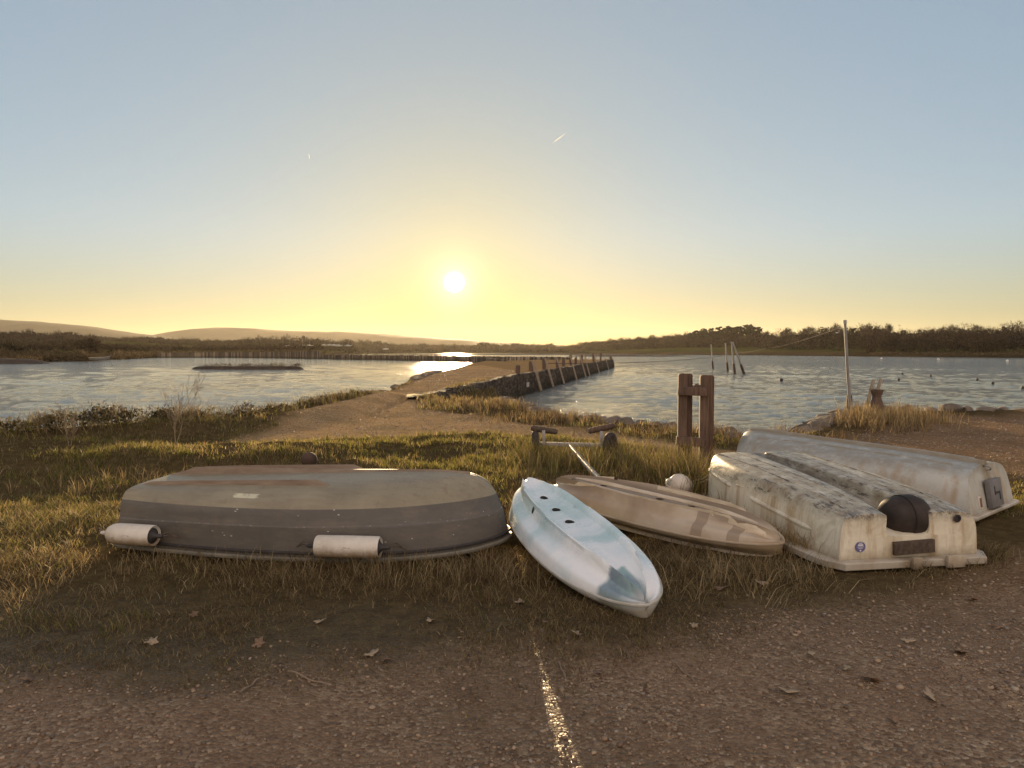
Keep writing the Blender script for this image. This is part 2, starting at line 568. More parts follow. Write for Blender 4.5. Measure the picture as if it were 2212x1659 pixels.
# ------------------------------------------------------------------ water
def build_water():
    m, nt, out = new_mat("sea_water")
    g = NG(nt)
    co = g.coord("Object")
    a = g.mapping(co, (1.0, 1.9, 1.0), (0, 0, R(-14)))
    n1 = g.noise(a, 2.4, 6, .66, .5)
    n2 = g.noise(g.mapping(co, (1.0, 2.4, 1.0), (0, 0, R(9))), .28, 4, .6, .3)
    n3 = g.noise(g.mapping(co, (1.0, 1.6, 1.0), (0, 0, R(-22))), 4.5, 3, .6)
    h = g.math('ADD', g.math('MULTIPLY', n1, .60), g.math('MULTIPLY', n2, .35))
    h = g.math('ADD', h, g.math('MULTIPLY', n3, .10))
    wp = g.n('ShaderNodeNewGeometry').outputs['Position']; wx = g.sep(wp)[0]
    calm = g.n('ShaderNodeMapRange'); g.lk(wx, calm.inputs[0]); calm.inputs[1].default_value = -9; calm.inputs[2].default_value = -2; calm.inputs[3].default_value = .62; calm.inputs[4].default_value = 1   # the lagoon is sheltered
    gust = g.ramp(g.noise(g.mapping(co, (.05, .12, 1)), 1.0, 3, .6), [(.35, .6), (.65, 1.15)])
    h = g.math('MULTIPLY', h, g.math('MULTIPLY', calm.outputs[0], gust))
    nb = g.bump(h, 1.0, .28)
    col = g.mix(g.noise(co, .06, 3), (.105, .108, .098), (.135, .135, .120))
    b = g.bsdf(out, col, .07, nb, .5)
    b.inputs["IOR"].default_value = 1.333
    na, nr = 640, 560
    ang = np.linspace(R(-58), R(58), na)
    rad = 9.0 * (5200 / 9.0) ** (np.linspace(0, 1, nr) ** 1.05)
    A, RR = np.meshgrid(ang, rad)
    x = RR * np.sin(A); y = -2.0 + RR * np.cos(A)
    z = np.zeros_like(x)
    rg = np.random.default_rng(3)
    for k in range(26):
        wl = rg.uniform(.45, 2.6); th = rg.normal(R(100), .45)
        amp = .0050 * wl ** .9
        ph = rg.uniform(0, 6.28)
        kx, ky = math.cos(th) * 6.283 / wl, math.sin(th) * 6.283 / wl
        fade = np.clip(1 - RR * (116 / na) * .0175 / wl * 2.2, 0, 1)
        q = kx * x + ky * y + ph + 2.2 * (fbm(x * .22, y * .22, 40 + k, 2) - .5)
        z += amp * fade * (1 - 2 * np.abs(np.sin(q / 2)) ** .85)
    z *= .55 + .9 * fbm(x * .09, y * .09, 77, 3)
    # choppy outflow close to the sluice corner of the quay
    cxs, cys = 4.3, 29.0
    chop = np.exp(-(((x - cxs) / 3.2) ** 2 + ((y - cys) / 2.6) ** 2))
    z += chop * .20 * (fbm(x * 1.1, y * 1.5, 91, 3) - .45)
    z += WATER
    V = np.stack([x, y, z], -1).reshape(-1, 3)
    i = np.arange(nr - 1)[:, None] * na + np.arange(na - 1)[None, :]
    f = np.stack([i, i + 1, i + na + 1, i + na], -1).reshape(-1, 4)
    o = np_mesh("water", V, None, f, m, None, True)
    tag(o, kind="structure")
build_water()

def lone_patch(name, c, rx, ry, m, seed, hfun, kind="structure", label=None, n=64, rings=10):
    V = []; f4 = []
    for r in range(rings + 1):
        q = r / rings
        for k in range(n):
            a = 2 * math.pi * k / n
            w = 1 + .16 * (float(vnoise(math.cos(a) * 2 + 9, math.sin(a) * 2 + seed, seed)) - .5)
            x = c[0] + math.cos(a) * rx * q * w; y = c[1] + math.sin(a) * ry * q * w
            V.append((x, y, hfun(q, x, y)))
    for r in range(rings):
        for k in range(n):
            k2 = (k + 1) % n
            f4.append((r * n + k, r * n + k2, (r + 1) * n + k2, (r + 1) * n + k))
    o = np_mesh(name, V, None, f4, m, None, True)
    return tag(o, label, kind=kind)

M_MUD = simple_mat("mud_bank", (.030, .020, .013), (.065, .045, .028), 1.2, .75, .8, 3.0, .2)
lone_patch("island", (-41.2, 113.5, 0), 9.2, 2.0, M_MUD, 5, lambda q, x, y: WATER - .3 + .72 * (1 - float(sstep(.86, 1.0, q))) + .12 * float(vnoise(x * .8, y * .8, 4)))
lone_patch("mud_spit", (-121, 164, 0), 17, 4.5, M_MUD, 7, lambda q, x, y: WATER - .3 + 1.35 * (1 - float(sstep(.6, 1.0, q))) + .2 * float(vnoise(x * .5, y * .5, 4)))
lone_patch("marsh_spit", (66, 400, 0), 42, 9, M_MUD, 8, lambda q, x, y: WATER - .3 + 1.0 * (1 - float(sstep(.5, 1.0, q))))
lone_patch("marsh_spit", (10, 560, 0), 130, 14, M_MUD, 9, lambda q, x, y: WATER - .3 + 1.2 * (1 - float(sstep(.5, 1.0, q))))

# puddle on the causeway
mp, nt, out = new_mat("puddle_water")
g = NG(nt)
g.bsdf(out, (.05, .04, .03), .03, g.bump(g.noise(g.coord(), 9, 2), .03, .01), .5)
pc = G(900, 853, 0.06)
V = [(0, 0, 0)]; f3 = []
for k in range(40):
    a = 2 * math.pi * k / 40
    w = 1 + .5 * (float(vnoise(math.cos(a) * 1.7 + 5, math.sin(a) * 1.7, 3)) - .5)
    V.append((math.cos(a) * .40 * w, math.sin(a) * .85 * w, 0))
    f3.append((0, k + 1, (k + 1) % 40 + 1))
pz = float(height(np.array([pc.x]), np.array([pc.y]))[0]) + .030
o = np_mesh("puddle", V, f3, None, mp); o.location = (pc.x, pc.y, pz); tag(o, kind="structure")

# ------------------------------------------------------------------ haze
def build_haze():
    m, nt, out = new_mat("haze")
    g = NG(nt)
    v = g.n("ShaderNodeVolumePrincipled")
    v.inputs["Color"].default_value = (1.0, .90, .74, 1)
    v.inputs["Density"].default_value = .000034
    v.inputs["Anisotropy"].default_value = .5
    g.lk(v.outputs[0], out.inputs["Volume"])
    b = MB()
    b.box((0, 2400, 103.0), (15000, 9600, 216.0))
    tag(b.build("haze", m, smooth=False), kind="stuff")
build_haze()
# ------------------------------------------------------------------ boats
def cr(p0, p1, p2, p3, t):
    return 0.5 * ((2 * p1) + (-p0 + p2) * t + (2 * p0 - 5 * p1 + 4 * p2 - p3) * t * t + (-p0 + 3 * p1 - 3 * p2 + p3) * t ** 3)

def spline(P, n, creases=()):
    """resample polyline of points (k,3) into smooth curve, n steps per span, sharp at creases"""
    P = np.asarray(P, float); k = len(P); out = []
    for i in range(k - 1):
        a = P[i - 1] if i > 0 and i not in creases else 2 * P[i] - P[i + 1]
        b = P[i + 2] if i + 2 < k and (i + 1) not in creases else 2 * P[i + 1] - P[i]
        for j in range(n):
            out.append(cr(a, P[i], P[i + 1], b, j / n))
    out.append(P[-1])
    return np.array(out)

def loft(stations, nL=8, nU=4, creases=()):
    """stations: list of half sections [(x,y,z)...] gunwale -> keel (y>=0). Returns grid (L, U, 3) for the full width"""
    S = np.asarray(stations, float)
    cols = [spline(S[:, j], nL) for j in range(S.shape[1])]
    Gd = np.stack(cols, 1)
    rows = []
    for r in Gd:
        h = spline(r, nU, creases)
        mir = h[::-1][1:].copy(); mir[:, 1] *= -1
        rows.append(np.concatenate([h, mir], 0))
    return np.array(rows)

def grid_mb(Gd, capA=True, capB=True, base=None):
    L, U, _ = Gd.shape
    b = MB()
    vs = [tuple(p) for p in Gd.reshape(-1, 3)]
    fs = []
    for i in range(L - 1):
        for j in range(U - 1):
            fs.append((i * U + j, (i + 1) * U + j, (i + 1) * U + j + 1, i * U + j + 1))
    if capA: fs.append(tuple(range(U)))
    if capB: fs.append(tuple((L - 1) * U + j for j in range(U - 1, -1, -1)))
    if base:   # close underneath
        for i in range(L - 1):
            fs.append((i * U, i * U + U - 1, (i + 1) * U + U - 1, (i + 1) * U))
    b.add(vs, fs)
    return b

def rim_mb(path, w, h, closed=False, out=0.0):
    """rectangular moulding swept along a path lying roughly in plan"""
    P = [Vector(p) for p in path]
    n = len(P); vs = []; fs = []
    for i in range(n):
        a = P[(i - 1) % n] if closed or i > 0 else P[i]
        c = P[(i + 1) % n] if closed or i < n - 1 else P[i]
        t = (c - a); t.z = 0; t.normalize()
        nv = Vector((t.y, -t.x, 0))
        r = min(w, h) * .28
        prof = [(out - w / 2, -h / 2 + r), (out - w / 2 + r, -h / 2), (out + w / 2 - r, -h / 2), (out + w / 2, -h / 2 + r),
                (out + w / 2, h / 2 - r), (out + w / 2 - r, h / 2), (out - w / 2 + r, h / 2), (out - w / 2, h / 2 - r)]
        for (o, z) in prof:
            vs.append(P[i] + nv * o + Vector((0, 0, z)))
    m = 8
    for i in range(n if closed else n - 1):
        i2 = (i + 1) % n
        for k in range(m):
            k2 = (k + 1) % m
            fs.append((i * m + k, i * m + k2, i2 * m + k2, i2 * m + k))
    if not closed:
        fs.append(tuple(range(m - 1, -1, -1))); fs.append(tuple((n - 1) * m + k for k in range(m)))
    b = MB(); b.add(vs, fs)
    return b

def fin_mb(path_top, path_bot, y, t):
    """thin keel board between two polylines (x,z), centred on lateral y with thickness t"""
    n = len(path_top); vs = []; fs = []
    for (x, z), (x2, z2) in zip(path_top, path_bot):
        e = .35
        vs += [(x2, y - t / 2, z2), (x, y - t / 2 * e, z - .004), (x, y, z), (x, y + t / 2 * e, z - .004), (x2, y + t / 2, z2)]
    for i in range(n - 1):
        for k in range(4):
            fs.append((i * 5 + k, i * 5 + k + 1, (i + 1) * 5 + k + 1, (i + 1) * 5 + k))
    fs.append((4, 3, 2, 1, 0)); fs.append(tuple((n - 1) * 5 + k for k in range(5)))
    b = MB(); b.add(vs, fs)
    return b

# ---- hull paints
def mat_green_hull():
    m, nt, out = new_mat("green_and_navy_hull_paint")
    g = NG(nt)
    co = g.coord("Object")
    x, y, z = g.sep(co)[:3]
    line = g.math('ADD', g.math('MULTIPLY', g.math('MULTIPLY', x, x), .016), .400)
    line = g.math('ADD', line, g.math('MULTIPLY', x, .012))
    up = g.n("ShaderNodeMapRange"); g.lk(g.math('SUBTRACT', z, line), up.inputs[0])
    up.inputs[1].default_value = -.0015; up.inputs[2].default_value = .0015
    nz = g.noise(co, 3.2, 6, .65)
    streak = g.noise(g.mapping(co, (.8, 6, 6)), 4.0, 6, .7)
    top = g.ramp(nz, [(.3, (.205, .180, .120)), (.7, (.285, .250, .170))])
    top = g.mix(g.ramp(streak, [(.5, 0), (.75, .5)]), top, (.16, .105, .065))
    # scuffed pale patch on the bottom, off the bilge runner
    sc = g.math('MULTIPLY', g.math('SUBTRACT', z, .535), 8)
    scuff = g.math('MULTIPLY', g.ramp(g.noise(g.mapping(co, (5, 20, 20)), 9, 6, .75), [(.50, 0), (.60, 1)]), g.ramp(sc, [(0, 0), (.25, .8)]))
    top = g.mix(g.math('MULTIPLY', scuff, .6), top, (.42, .35, .25))
    # rectangular patch of worn white paint
    wx = g.math('ABSOLUTE', g.math('ADD', x, .44)); wz = g.math('ABSOLUTE', g.math('SUBTRACT', z, .476))
    nn = g.math('MULTIPLY', g.math('SUBTRACT', g.noise(g.mapping(co, (22, 60, 160)), 1.0, 5, .8), .5), .20)
    a = g.math('LESS_THAN', g.math('ADD', wx, nn), .095)
    b_ = g.math('LESS_THAN', wz, .0135)
    near = g.math('LESS_THAN', y, 0)
    patch = g.math('MULTIPLY', g.math('MULTIPLY', a, b_), near)
    top = g.mix(patch, top, (.56, .53, .38))
    bot = g.ramp(nz, [(.3, (.078, .070, .058)), (.7, (.115, .102, .085))])
    bot = g.mix(g.ramp(streak, [(.55, 0), (.8, .35)]), bot, (.12, .10, .085))
    stepw = g.math('LESS_THAN', g.math('ABSOLUTE', g.math('SUBTRACT', z, g.math('ADD', .274, g.math('MULTIPLY', g.math('MAXIMUM', x, 0.0), .030)))), .0045)
    stepw = g.math('MULTIPLY', stepw, g.ramp(g.noise(g.mapping(co, (6, 1, 1)), 2.0, 6, .8), [(.56, .05), (.66, .6)]))
    bot = g.mix(stepw, bot, (.40, .36, .31))
    scr = g.math('MULTIPLY', g.ramp(g.noise(g.mapping(co, (8, 30, 60), (0, R(25), 0)), 1.6, 6, .85), [(.66, 0), (.69, 1)]), .6)
    bot = g.mix(scr, bot, (.30, .27, .23))
    chips = g.ramp(g.voro(g.mapping(co, (9, 26, 26)), 1.0), [(.07, 1), (.09, 0)])
    chips = g.math('MULTIPLY', chips, g.ramp(g.noise(co, 2.3, 2), [(.5, 0), (.56, 1)]))
    bot = g.mix(chips, bot, (.55, .52, .46))
    c = g.mix(up.outputs[0], bot, top)
    dust = g.ramp(g.noise(g.mapping(co, (1.2, 2.5, 5)), 2.2, 7, .75), [(.48, 0), (.70, .45)])
    c = g.mix(dust, c, (.20, .155, .105))
    drip = g.ramp(g.noise(g.mapping(co, (16, 16, 1.4)), 1.0, 4, .6), [(.58, 0), (.70, .35)])
    c = g.mix(drip, c, (.14, .105, .075))
    sc3 = g.math('MULTIPLY', g.ramp(g.noise(g.mapping(co, (3, 50, 110), (0, R(-6), 0)), 1.3, 6, .85), [(.66, 0), (.68, 1)]), g.ramp(g.noise(co, 2.0, 2), [(.48, 0), (.56, .55)]))
    c = g.mix(sc3, c, (.46, .41, .34))
    nb = g.bump(g.math('ADD', g.noise(g.mapping(co, (1, 3, 3)), 30, 5, .7), g.math('MULTIPLY', g.noise(co, 2.6, 3), 1.6)), .30, .005)
    g.bsdf(out, c, g.ramp(nz, [(.3, .42), (.7, .62)]), nb, .4)
    return m

def mat_white_hull(name, base1, base2, grime=1.0, zline=.33, dark=True, algae=(.17, .125, .065)):
    m, nt, out = new_mat(name)
    g = NG(nt)
    co = g.coord("Object")
    x, y, z = g.sep(co)[:3]
    nz = g.noise(co, 2.6, 6, .65)
    c = g.ramp(nz, [(.3, base1), (.7, base2)])
    # brown run-off stains down the sides
    runs = g.noise(g.mapping(co, (7, 7, 1.1)), 1.0, 5, .65)
    runs = g.math('MULTIPLY', g.ramp(runs, [(.48, 0), (.66, 1)]), .62 * grime)
    c = g.mix(runs, c, (.34, .22, .10))
    blot = g.ramp(g.noise(g.mapping(co, (3, 3, 2.2)), 1.3, 6, .75, .6), [(.56, 0), (.64, 1)])
    c = g.mix(g.math('MULTIPLY', blot, .27 * grime), c, (.34, .24, .12))
    # grime over the upturned bottom
    zz = g.math('ADD', z, g.math('MULTIPLY', g.math('SUBTRACT', g.noise(co, 5, 6, .7), .5), .22))
    zm = g.n("ShaderNodeMapRange"); g.lk(zz, zm.inputs[0])
    zm.inputs[1].default_value = zline - .05; zm.inputs[2].default_value = zline + .05
    gr = g.ramp(g.noise(co, 8, 7, .72), [(.30, algae), (.52, tuple(.6 * b + .1 * a for a, b in zip(algae, base1))), (.75, tuple(.95 * b for b in base2))])
    c = g.mix(g.math('MULTIPLY', zm.outputs[0], .78 * grime), c, gr)
    if dark:
        bl = g.ramp(g.noise(g.mapping(co, (2.0, 7, 7)), 3.0, 7, .8), [(.545, 0), (.585, 1)])
        zm2 = g.n("ShaderNodeMapRange"); g.lk(z, zm2.inputs[0])
        zm2.inputs[1].default_value = zline - .02; zm2.inputs[2].default_value = zline + .03
        c = g.mix(g.math('MULTIPLY', bl, g.math('MULTIPLY', zm2.outputs[0], .85)), c, (.045, .034, .03))
    if dark:   # damp brown algae lying in the tunnel and along the runners
        ya = g.math('ABSOLUTE', y)
        tn = g.math('ADD', ya, g.math('MULTIPLY', g.math('SUBTRACT', g.noise(g.mapping(co, (1.5, 5, 5)), 3.0, 6, .75), .5), .16))
        tm = g.n("ShaderNodeMapRange"); g.lk(tn, tm.inputs[0])
        tm.inputs[1].default_value = .06; tm.inputs[2].default_value = .13; tm.inputs[3].default_value = .75; tm.inputs[4].default_value = 0
        c = g.mix(g.math('MULTIPLY', tm.outputs[0], g.ramp(z, [(.27, 0), (.31, 1)])), c, (.085, .060, .038))
        end = g.n("ShaderNodeMapRange"); g.lk(g.math('ADD', x, g.math('MULTIPLY', g.noise(co, 6, 6, .75), .5)), end.inputs[0])
        end.inputs[1].default_value = -.98; end.inputs[2].default_value = -.70; end.inputs[3].default_value = 1; end.inputs[4].default_value = 0
        flk = g.ramp(g.noise(g.mapping(co, (2.5, 9, 9)), 3.0, 7, .8), [(.46, 0), (.52, 1)])
        c = g.mix(g.math('MULTIPLY', g.math('MULTIPLY', end.outputs[0], flk), g.math('MULTIPLY', zm2.outputs[0], .8)), c, (.070, .052, .048))
    else:
        kl = g.n("ShaderNodeMapRange"); g.lk(g.math('ADD', g.math('ABSOLUTE', y), g.math('MULTIPLY', g.math('SUBTRACT', g.noise(g.mapping(co, (1, 4, 4)), 3, 6, .7), .5), .2)), kl.inputs[0])
        kl.inputs[1].default_value = .06; kl.inputs[2].default_value = .16; kl.inputs[3].default_value = .6; kl.inputs[4].default_value = 0
        c = g.mix(kl.outputs[0], c, (.22, .17, .10))
    specks = g.ramp(g.voro(g.mapping(co, (1, 1, 1)), 34), [(.06, 1), (.10, 0)])
    specks = g.math('MULTIPLY', specks, g.ramp(g.noise(co, 6, 3), [(.55, 0), (.66, .8)]))
    c = g.mix(specks, c, (.10, .07, .045))
    # dirt splashed along the rim
    zr = g.n("ShaderNodeMapRange"); g.lk(g.math('ADD', z, g.math('MULTIPLY', g.math('SUBTRACT', g.noise(co, 9, 5, .7), .5), .16)), zr.inputs[0])
    zr.inputs[1].default_value = .03; zr.inputs[2].default_value = .14; zr.inputs[3].default_value = .55; zr.inputs[4].default_value = 0
    c = g.mix(g.math('MULTIPLY', zr.outputs[0], grime), c, (.16, .11, .055))
    hb = g.noise(co, 26, 6, .7)
    nb = g.bump(hb, .35, .004)
    g.bsdf(out, c, g.ramp(nz, [(.3, .38), (.7, .6)]), nb, .45)
    return m

def mat_kayak(name, c1, c2, c3, rough=(.22, .42), scr=.5, patch=False):
    m, nt, out = new_mat(name)
    g = NG(nt)
    co = g.coord("Object")
    x, y, z = g.sep(co)[:3]
    nz = g.noise(co, 1.9, 4, .55, .4)
    c = g.ramp(nz, [(.36, c1), (.50, c2), (.62, c3)])
    if patch:   # blue-green mend at the near end
        d = g.math('ADD', g.math('ADD', x, g.math('MULTIPLY', y, .55)), g.math('MULTIPLY', g.math('SUBTRACT', g.noise(co, 5, 3), .5), .10))
        a = g.ramp(d, [(0, 0), (1, 1)])
        pm = g.n("ShaderNodeMapRange"); g.lk(d, pm.inputs[0])
        pm.inputs[1].default_value = .790; pm.inputs[2].default_value = .83
        ym = g.n("ShaderNodeMapRange"); g.lk(g.math('ADD', y, g.math('MULTIPLY', g.math('SUBTRACT', g.noise(co, 4, 2), .5), .05)), ym.inputs[0])
        ym.inputs[1].default_value = .015; ym.inputs[2].default_value = .045; ym.inputs[3].default_value = 1; ym.inputs[4].default_value = 0
        pc = g.ramp(g.noise(co, 4.0, 3), [(.40, (.20, .26, .30)), (.56, (.28, .40, .38))])
        xend = g.n("ShaderNodeMapRange"); g.lk(x, xend.inputs[0])
        xend.inputs[1].default_value = 1.05; xend.inputs[2].default_value = 1.16; xend.inputs[3].default_value = 1; xend.inputs[4].default_value = .25
        c = g.mix(g.math('MULTIPLY', g.math('MULTIPLY', pm.outputs[0], ym.outputs[0]), xend.outputs[0]), c, pc)
    if not patch:   # darker channels between the rails, shade painted into the colour
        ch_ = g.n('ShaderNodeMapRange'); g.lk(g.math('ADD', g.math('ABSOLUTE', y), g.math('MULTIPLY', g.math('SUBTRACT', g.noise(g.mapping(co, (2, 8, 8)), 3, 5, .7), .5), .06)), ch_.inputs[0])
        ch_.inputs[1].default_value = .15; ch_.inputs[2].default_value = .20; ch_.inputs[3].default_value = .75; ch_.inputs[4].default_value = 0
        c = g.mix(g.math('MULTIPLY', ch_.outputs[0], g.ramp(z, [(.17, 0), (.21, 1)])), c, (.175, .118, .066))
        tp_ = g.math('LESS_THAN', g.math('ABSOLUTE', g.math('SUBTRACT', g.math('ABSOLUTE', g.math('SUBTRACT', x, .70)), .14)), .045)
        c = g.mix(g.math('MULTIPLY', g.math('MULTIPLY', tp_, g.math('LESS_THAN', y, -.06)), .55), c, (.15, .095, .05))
    # scratches
    s1 = g.noise(g.mapping(co, (3, 40, 40), (0, 0, .2)), 2.2, 6, .8)
    s2 = g.noise(g.mapping(co, (26, 5, 8), (0, 0, -.5)), 2.0, 6, .8)
    scm = g.math('MAXIMUM', g.ramp(s1, [(.63, 0), (.68, 1)]), g.ramp(s2, [(.66, 0), (.71, 1)]))
    scm = g.math('MULTIPLY', scm, g.ramp(g.noise(co, 3, 3), [(.45, 0), (.6, scr)]))
    c = g.mix(scm, c, tuple(v * .42 for v in c1))
    zr = g.n("ShaderNodeMapRange"); g.lk(g.math('ADD', z, g.math('MULTIPLY', g.noise(co, 6, 4), .05)), zr.inputs[0])
    zr.inputs[1].default_value = .07; zr.inputs[2].default_value = .15; zr.inputs[3].default_value = .7; zr.inputs[4].default_value = 0
    c = g.mix(zr.outputs[0], c, (.30, .22, .12))
    dots = g.ramp(g.voro(co, 16), [(.035, 1), (.05, 0)])
    dots = g.math('MULTIPLY', dots, g.ramp(g.noise(co, 2.5, 2), [(.48, 0), (.55, .9)]))
    c = g.mix(dots, c, (.06, .06, .06))
    nb = g.bump(g.math('ADD', g.noise(co, 9, 3), g.math('MULTIPLY', g.noise(g.mapping(co, (4, 30, 30)), 6, 5, .7), .25)), .22, .006)
    g.bsdf(out, c, g.ramp(g.noise(co, 5, 4), [(.35, rough[0]), (.65, rough[1])]), nb, .5)
    return m

M_GREEN = mat_green_hull()
M_RIMG = simple_mat("grey_green_gunwale", (.13, .118, .088), (.20, .18, .135), 5, .6, .3, 30)
M_DARKTRIM = simple_mat("dark_rubber_strip", (.022, .018, .017), (.05, .042, .036), 6, .6, .3, 30)
M_KEELG = simple_mat("worn_brown_keel", (.16, .105, .068), (.26, .20, .14), 4, .6, .4, 30, stretch=(1, 5, 5))
M_WHITE = mat_white_hull("weathered_white_gelcoat", (.58, .52, .38), (.72, .66, .52), 1.3, .34, True, (.20, .125, .055))
M_WRIM = mat_white_hull("dirty_white_rim", (.50, .45, .36), (.62, .57, .47), .8, .9, False)
M_GREY = mat_white_hull("weathered_grey_gelcoat", (.38, .37, .32), (.54, .52, .45), 1.05, .44, False, (.235, .18, .105))
M_BLUEK = mat_kayak("pale_blue_white_plastic", (.44, .58, .58), (.66, .73, .74), (.82, .82, .80), (.20, .40), .6, True)
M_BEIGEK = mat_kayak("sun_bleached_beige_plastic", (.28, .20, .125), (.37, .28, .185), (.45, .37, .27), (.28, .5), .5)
M_BLACKP = simple_mat("black_plastic", (.022, .016, .013), (.055, .040, .032), 9, .68, .4, 30, .005, .25)
M_WOODD = simple_mat("wet_old_wood", (.050, .034, .024), (.125, .09, .064), 5, .8, .7, 26, .006, .25, (1, 6, 6))
M_HOLE = simple_mat("painted_hole_shade", (.03, .03, .035), (.06, .06, .06), 5, .8)  # dark hole walls: shade put into the colour
M_WPLASTIC = simple_mat("scuffed_white_plastic", (.44, .37, .28), (.70, .64, .54), 4.5, .45, .2, 20, .003)
def mat_fender():
    m, nt, out = new_mat("grubby_fender_vinyl")
    g = NG(nt)
    co = g.coord("Object")
    x, y, z = g.sep(co)[:3]
    c = g.ramp(g.noise(co, 5, 6, .7), [(.3, (.50, .44, .35)), (.7, (.68, .63, .54))])
    st = g.math('ADD', z, g.math('MULTIPLY', g.math('SUBTRACT', g.noise(co, 9, 6, .75), .5), .14))
    c = g.mix(g.ramp(g.math('ADD', g.math('MULTIPLY', st, 4), .5), [(.28, .85), (.55, 0)]), c, (.27, .175, .085))
    sm = g.ramp(g.noise(g.mapping(co, (4, 14, 14)), 3, 7, .8), [(.60, 0), (.66, .8)])
    c = g.mix(sm, c, (.13, .095, .065))
    g.bsdf(out, c, g.ramp(g.noise(co, 12, 4), [(.3, .4), (.7, .7)]), g.bump(g.noise(co, 30, 5, .7), .25, .003), .4)
    return m
M_FENDER = mat_fender()
M_ROPE = simple_mat("old_rope", (.24, .19, .12), (.42, .34, .24), 30, .9, .8, 160, .002, .2)
M_DROPE = simple_mat("dark_rope", (.06, .045, .035), (.13, .10, .075), 30, .9, .8, 160, .002, .2)
M_STEEL = simple_mat("galvanised_steel", (.22, .21, .20), (.36, .35, .33), 8, .45, .2, 30, .002, .5)

def xf(root_xy, ang):
    c, s = math.cos(ang), math.sin(ang)
    return lambda lx, ly: (root_xy[0] + c * lx - s * ly, root_xy[1] + s * lx + c * ly)

# ---- green dinghy -------------------------------------------------------
GD_ANG = R(-9.0); GD_POS = (-1.545, 5.98)
gd = empty("upturned_dinghy", (GD_POS[0], GD_POS[1], 0.005), GD_ANG, "upturned green and navy dinghy with two white fenders along its side, on the grass", "dinghy")
st = [
    [(-1.520, .585, .070), (-1.510, .575, .270), (-1.507, .566, .278), (-1.500, .548, .415), (-1.480, .450, .500), (-1.455, 0, .522)],
    [(-1.10, .630, .060), (-1.10, .622, .270), (-1.10, .612, .278), (-1.09, .582, .415), (-1.08, .430, .512), (-1.07, 0, .540)],
    [(-.50, .665, .050), (-.50, .655, .270), (-.50, .645, .278), (-.50, .600, .420), (-.50, .410, .530), (-.50, 0, .565)],
    [(.15, .660, .050), (.15, .645, .272), (.15, .635, .280), (.15, .575, .440), (.15, .380, .550), (.15, 0, .590)],
    [(.75, .590, .060), (.74, .570, .280), (.74, .560, .288), (.72, .480, .460), (.69, .300, .570), (.68, 0, .612)],
    [(1.20, .420, .080), (1.185, .390, .300), (1.185, .380, .308), (1.14, .300, .480), (1.08, .175, .585), (1.02, 0, .618)],
    [(1.46, .190, .105), (1.43, .165, .320), (1.425, .160, .328), (1.355, .115, .500), (1.25, .065, .590), (1.17, 0, .607)],
    [(1.535, .012, .120), (1.495, .010, .335), (1.49, .009, .342), (1.410, .007, .500), (1.305, .005, .580), (1.20, 0, .602)],
]
GDG = loft(st, 8, 5, (1, 2))
hull = grid_mb(GDG, True, False, True).build("hull", M_GREEN, gd, sharp=28)
# gunwale moulding and its rubbing strip
edge = [tuple(p) for p in GDG[:, 0]]; edge2 = [tuple(p) for p in GDG[::-1, -1]]
loop = edge + edge2
rim_mb([(x, y, z - .008) for x, y, z in loop], .050, .034, True, -.012).build("gunwale", M_RIMG, gd)
rim_mb([(x, y, z + .038) for x, y, z in loop], .022, .022, True, -.010).build("rubbing_strip", M_DARKTRIM, gd)
xs = np.linspace(-1.44, 1.22, 24)
def keel_z(x): return float(np.interp(x, [-1.46, -1.05, -.5, .15, .68, 1.02, 1.17, 1.22], [.515, .540, .565, .590, .612, .618, .607, .598]))
top = []; bot = []
for x in xs:
    zt = .600 + .018 * max(0, (x + 1.2) / 2.2) if x > -1.20 else .600 - (-1.20 - x) * .36
    zt = max(zt, keel_z(x) + .014)
    top.append((x, zt)); bot.append((x, keel_z(x) - .01))
fin_mb(top, bot, 0, .040).build("keel", M_KEELG, gd)
for sy in (-1, 1):
    top = []; bot = []
    for x in np.linspace(-1.46, .18, 17):
        zb = float(np.interp(x, [-1.42, -1.06, -.5, .15, .7], [.488, .508, .528, .548, .565]))
        e = min(1, (.18 - x) / .09) * min(1, (x + 1.47) / .05)
        top.append((x, zb + .004 + .040 * max(e, 0.02))); bot.append((x, zb - .02))
    fin_mb(top, bot, sy * .385, .034).build("bilge_runner", M_KEELG, gd)

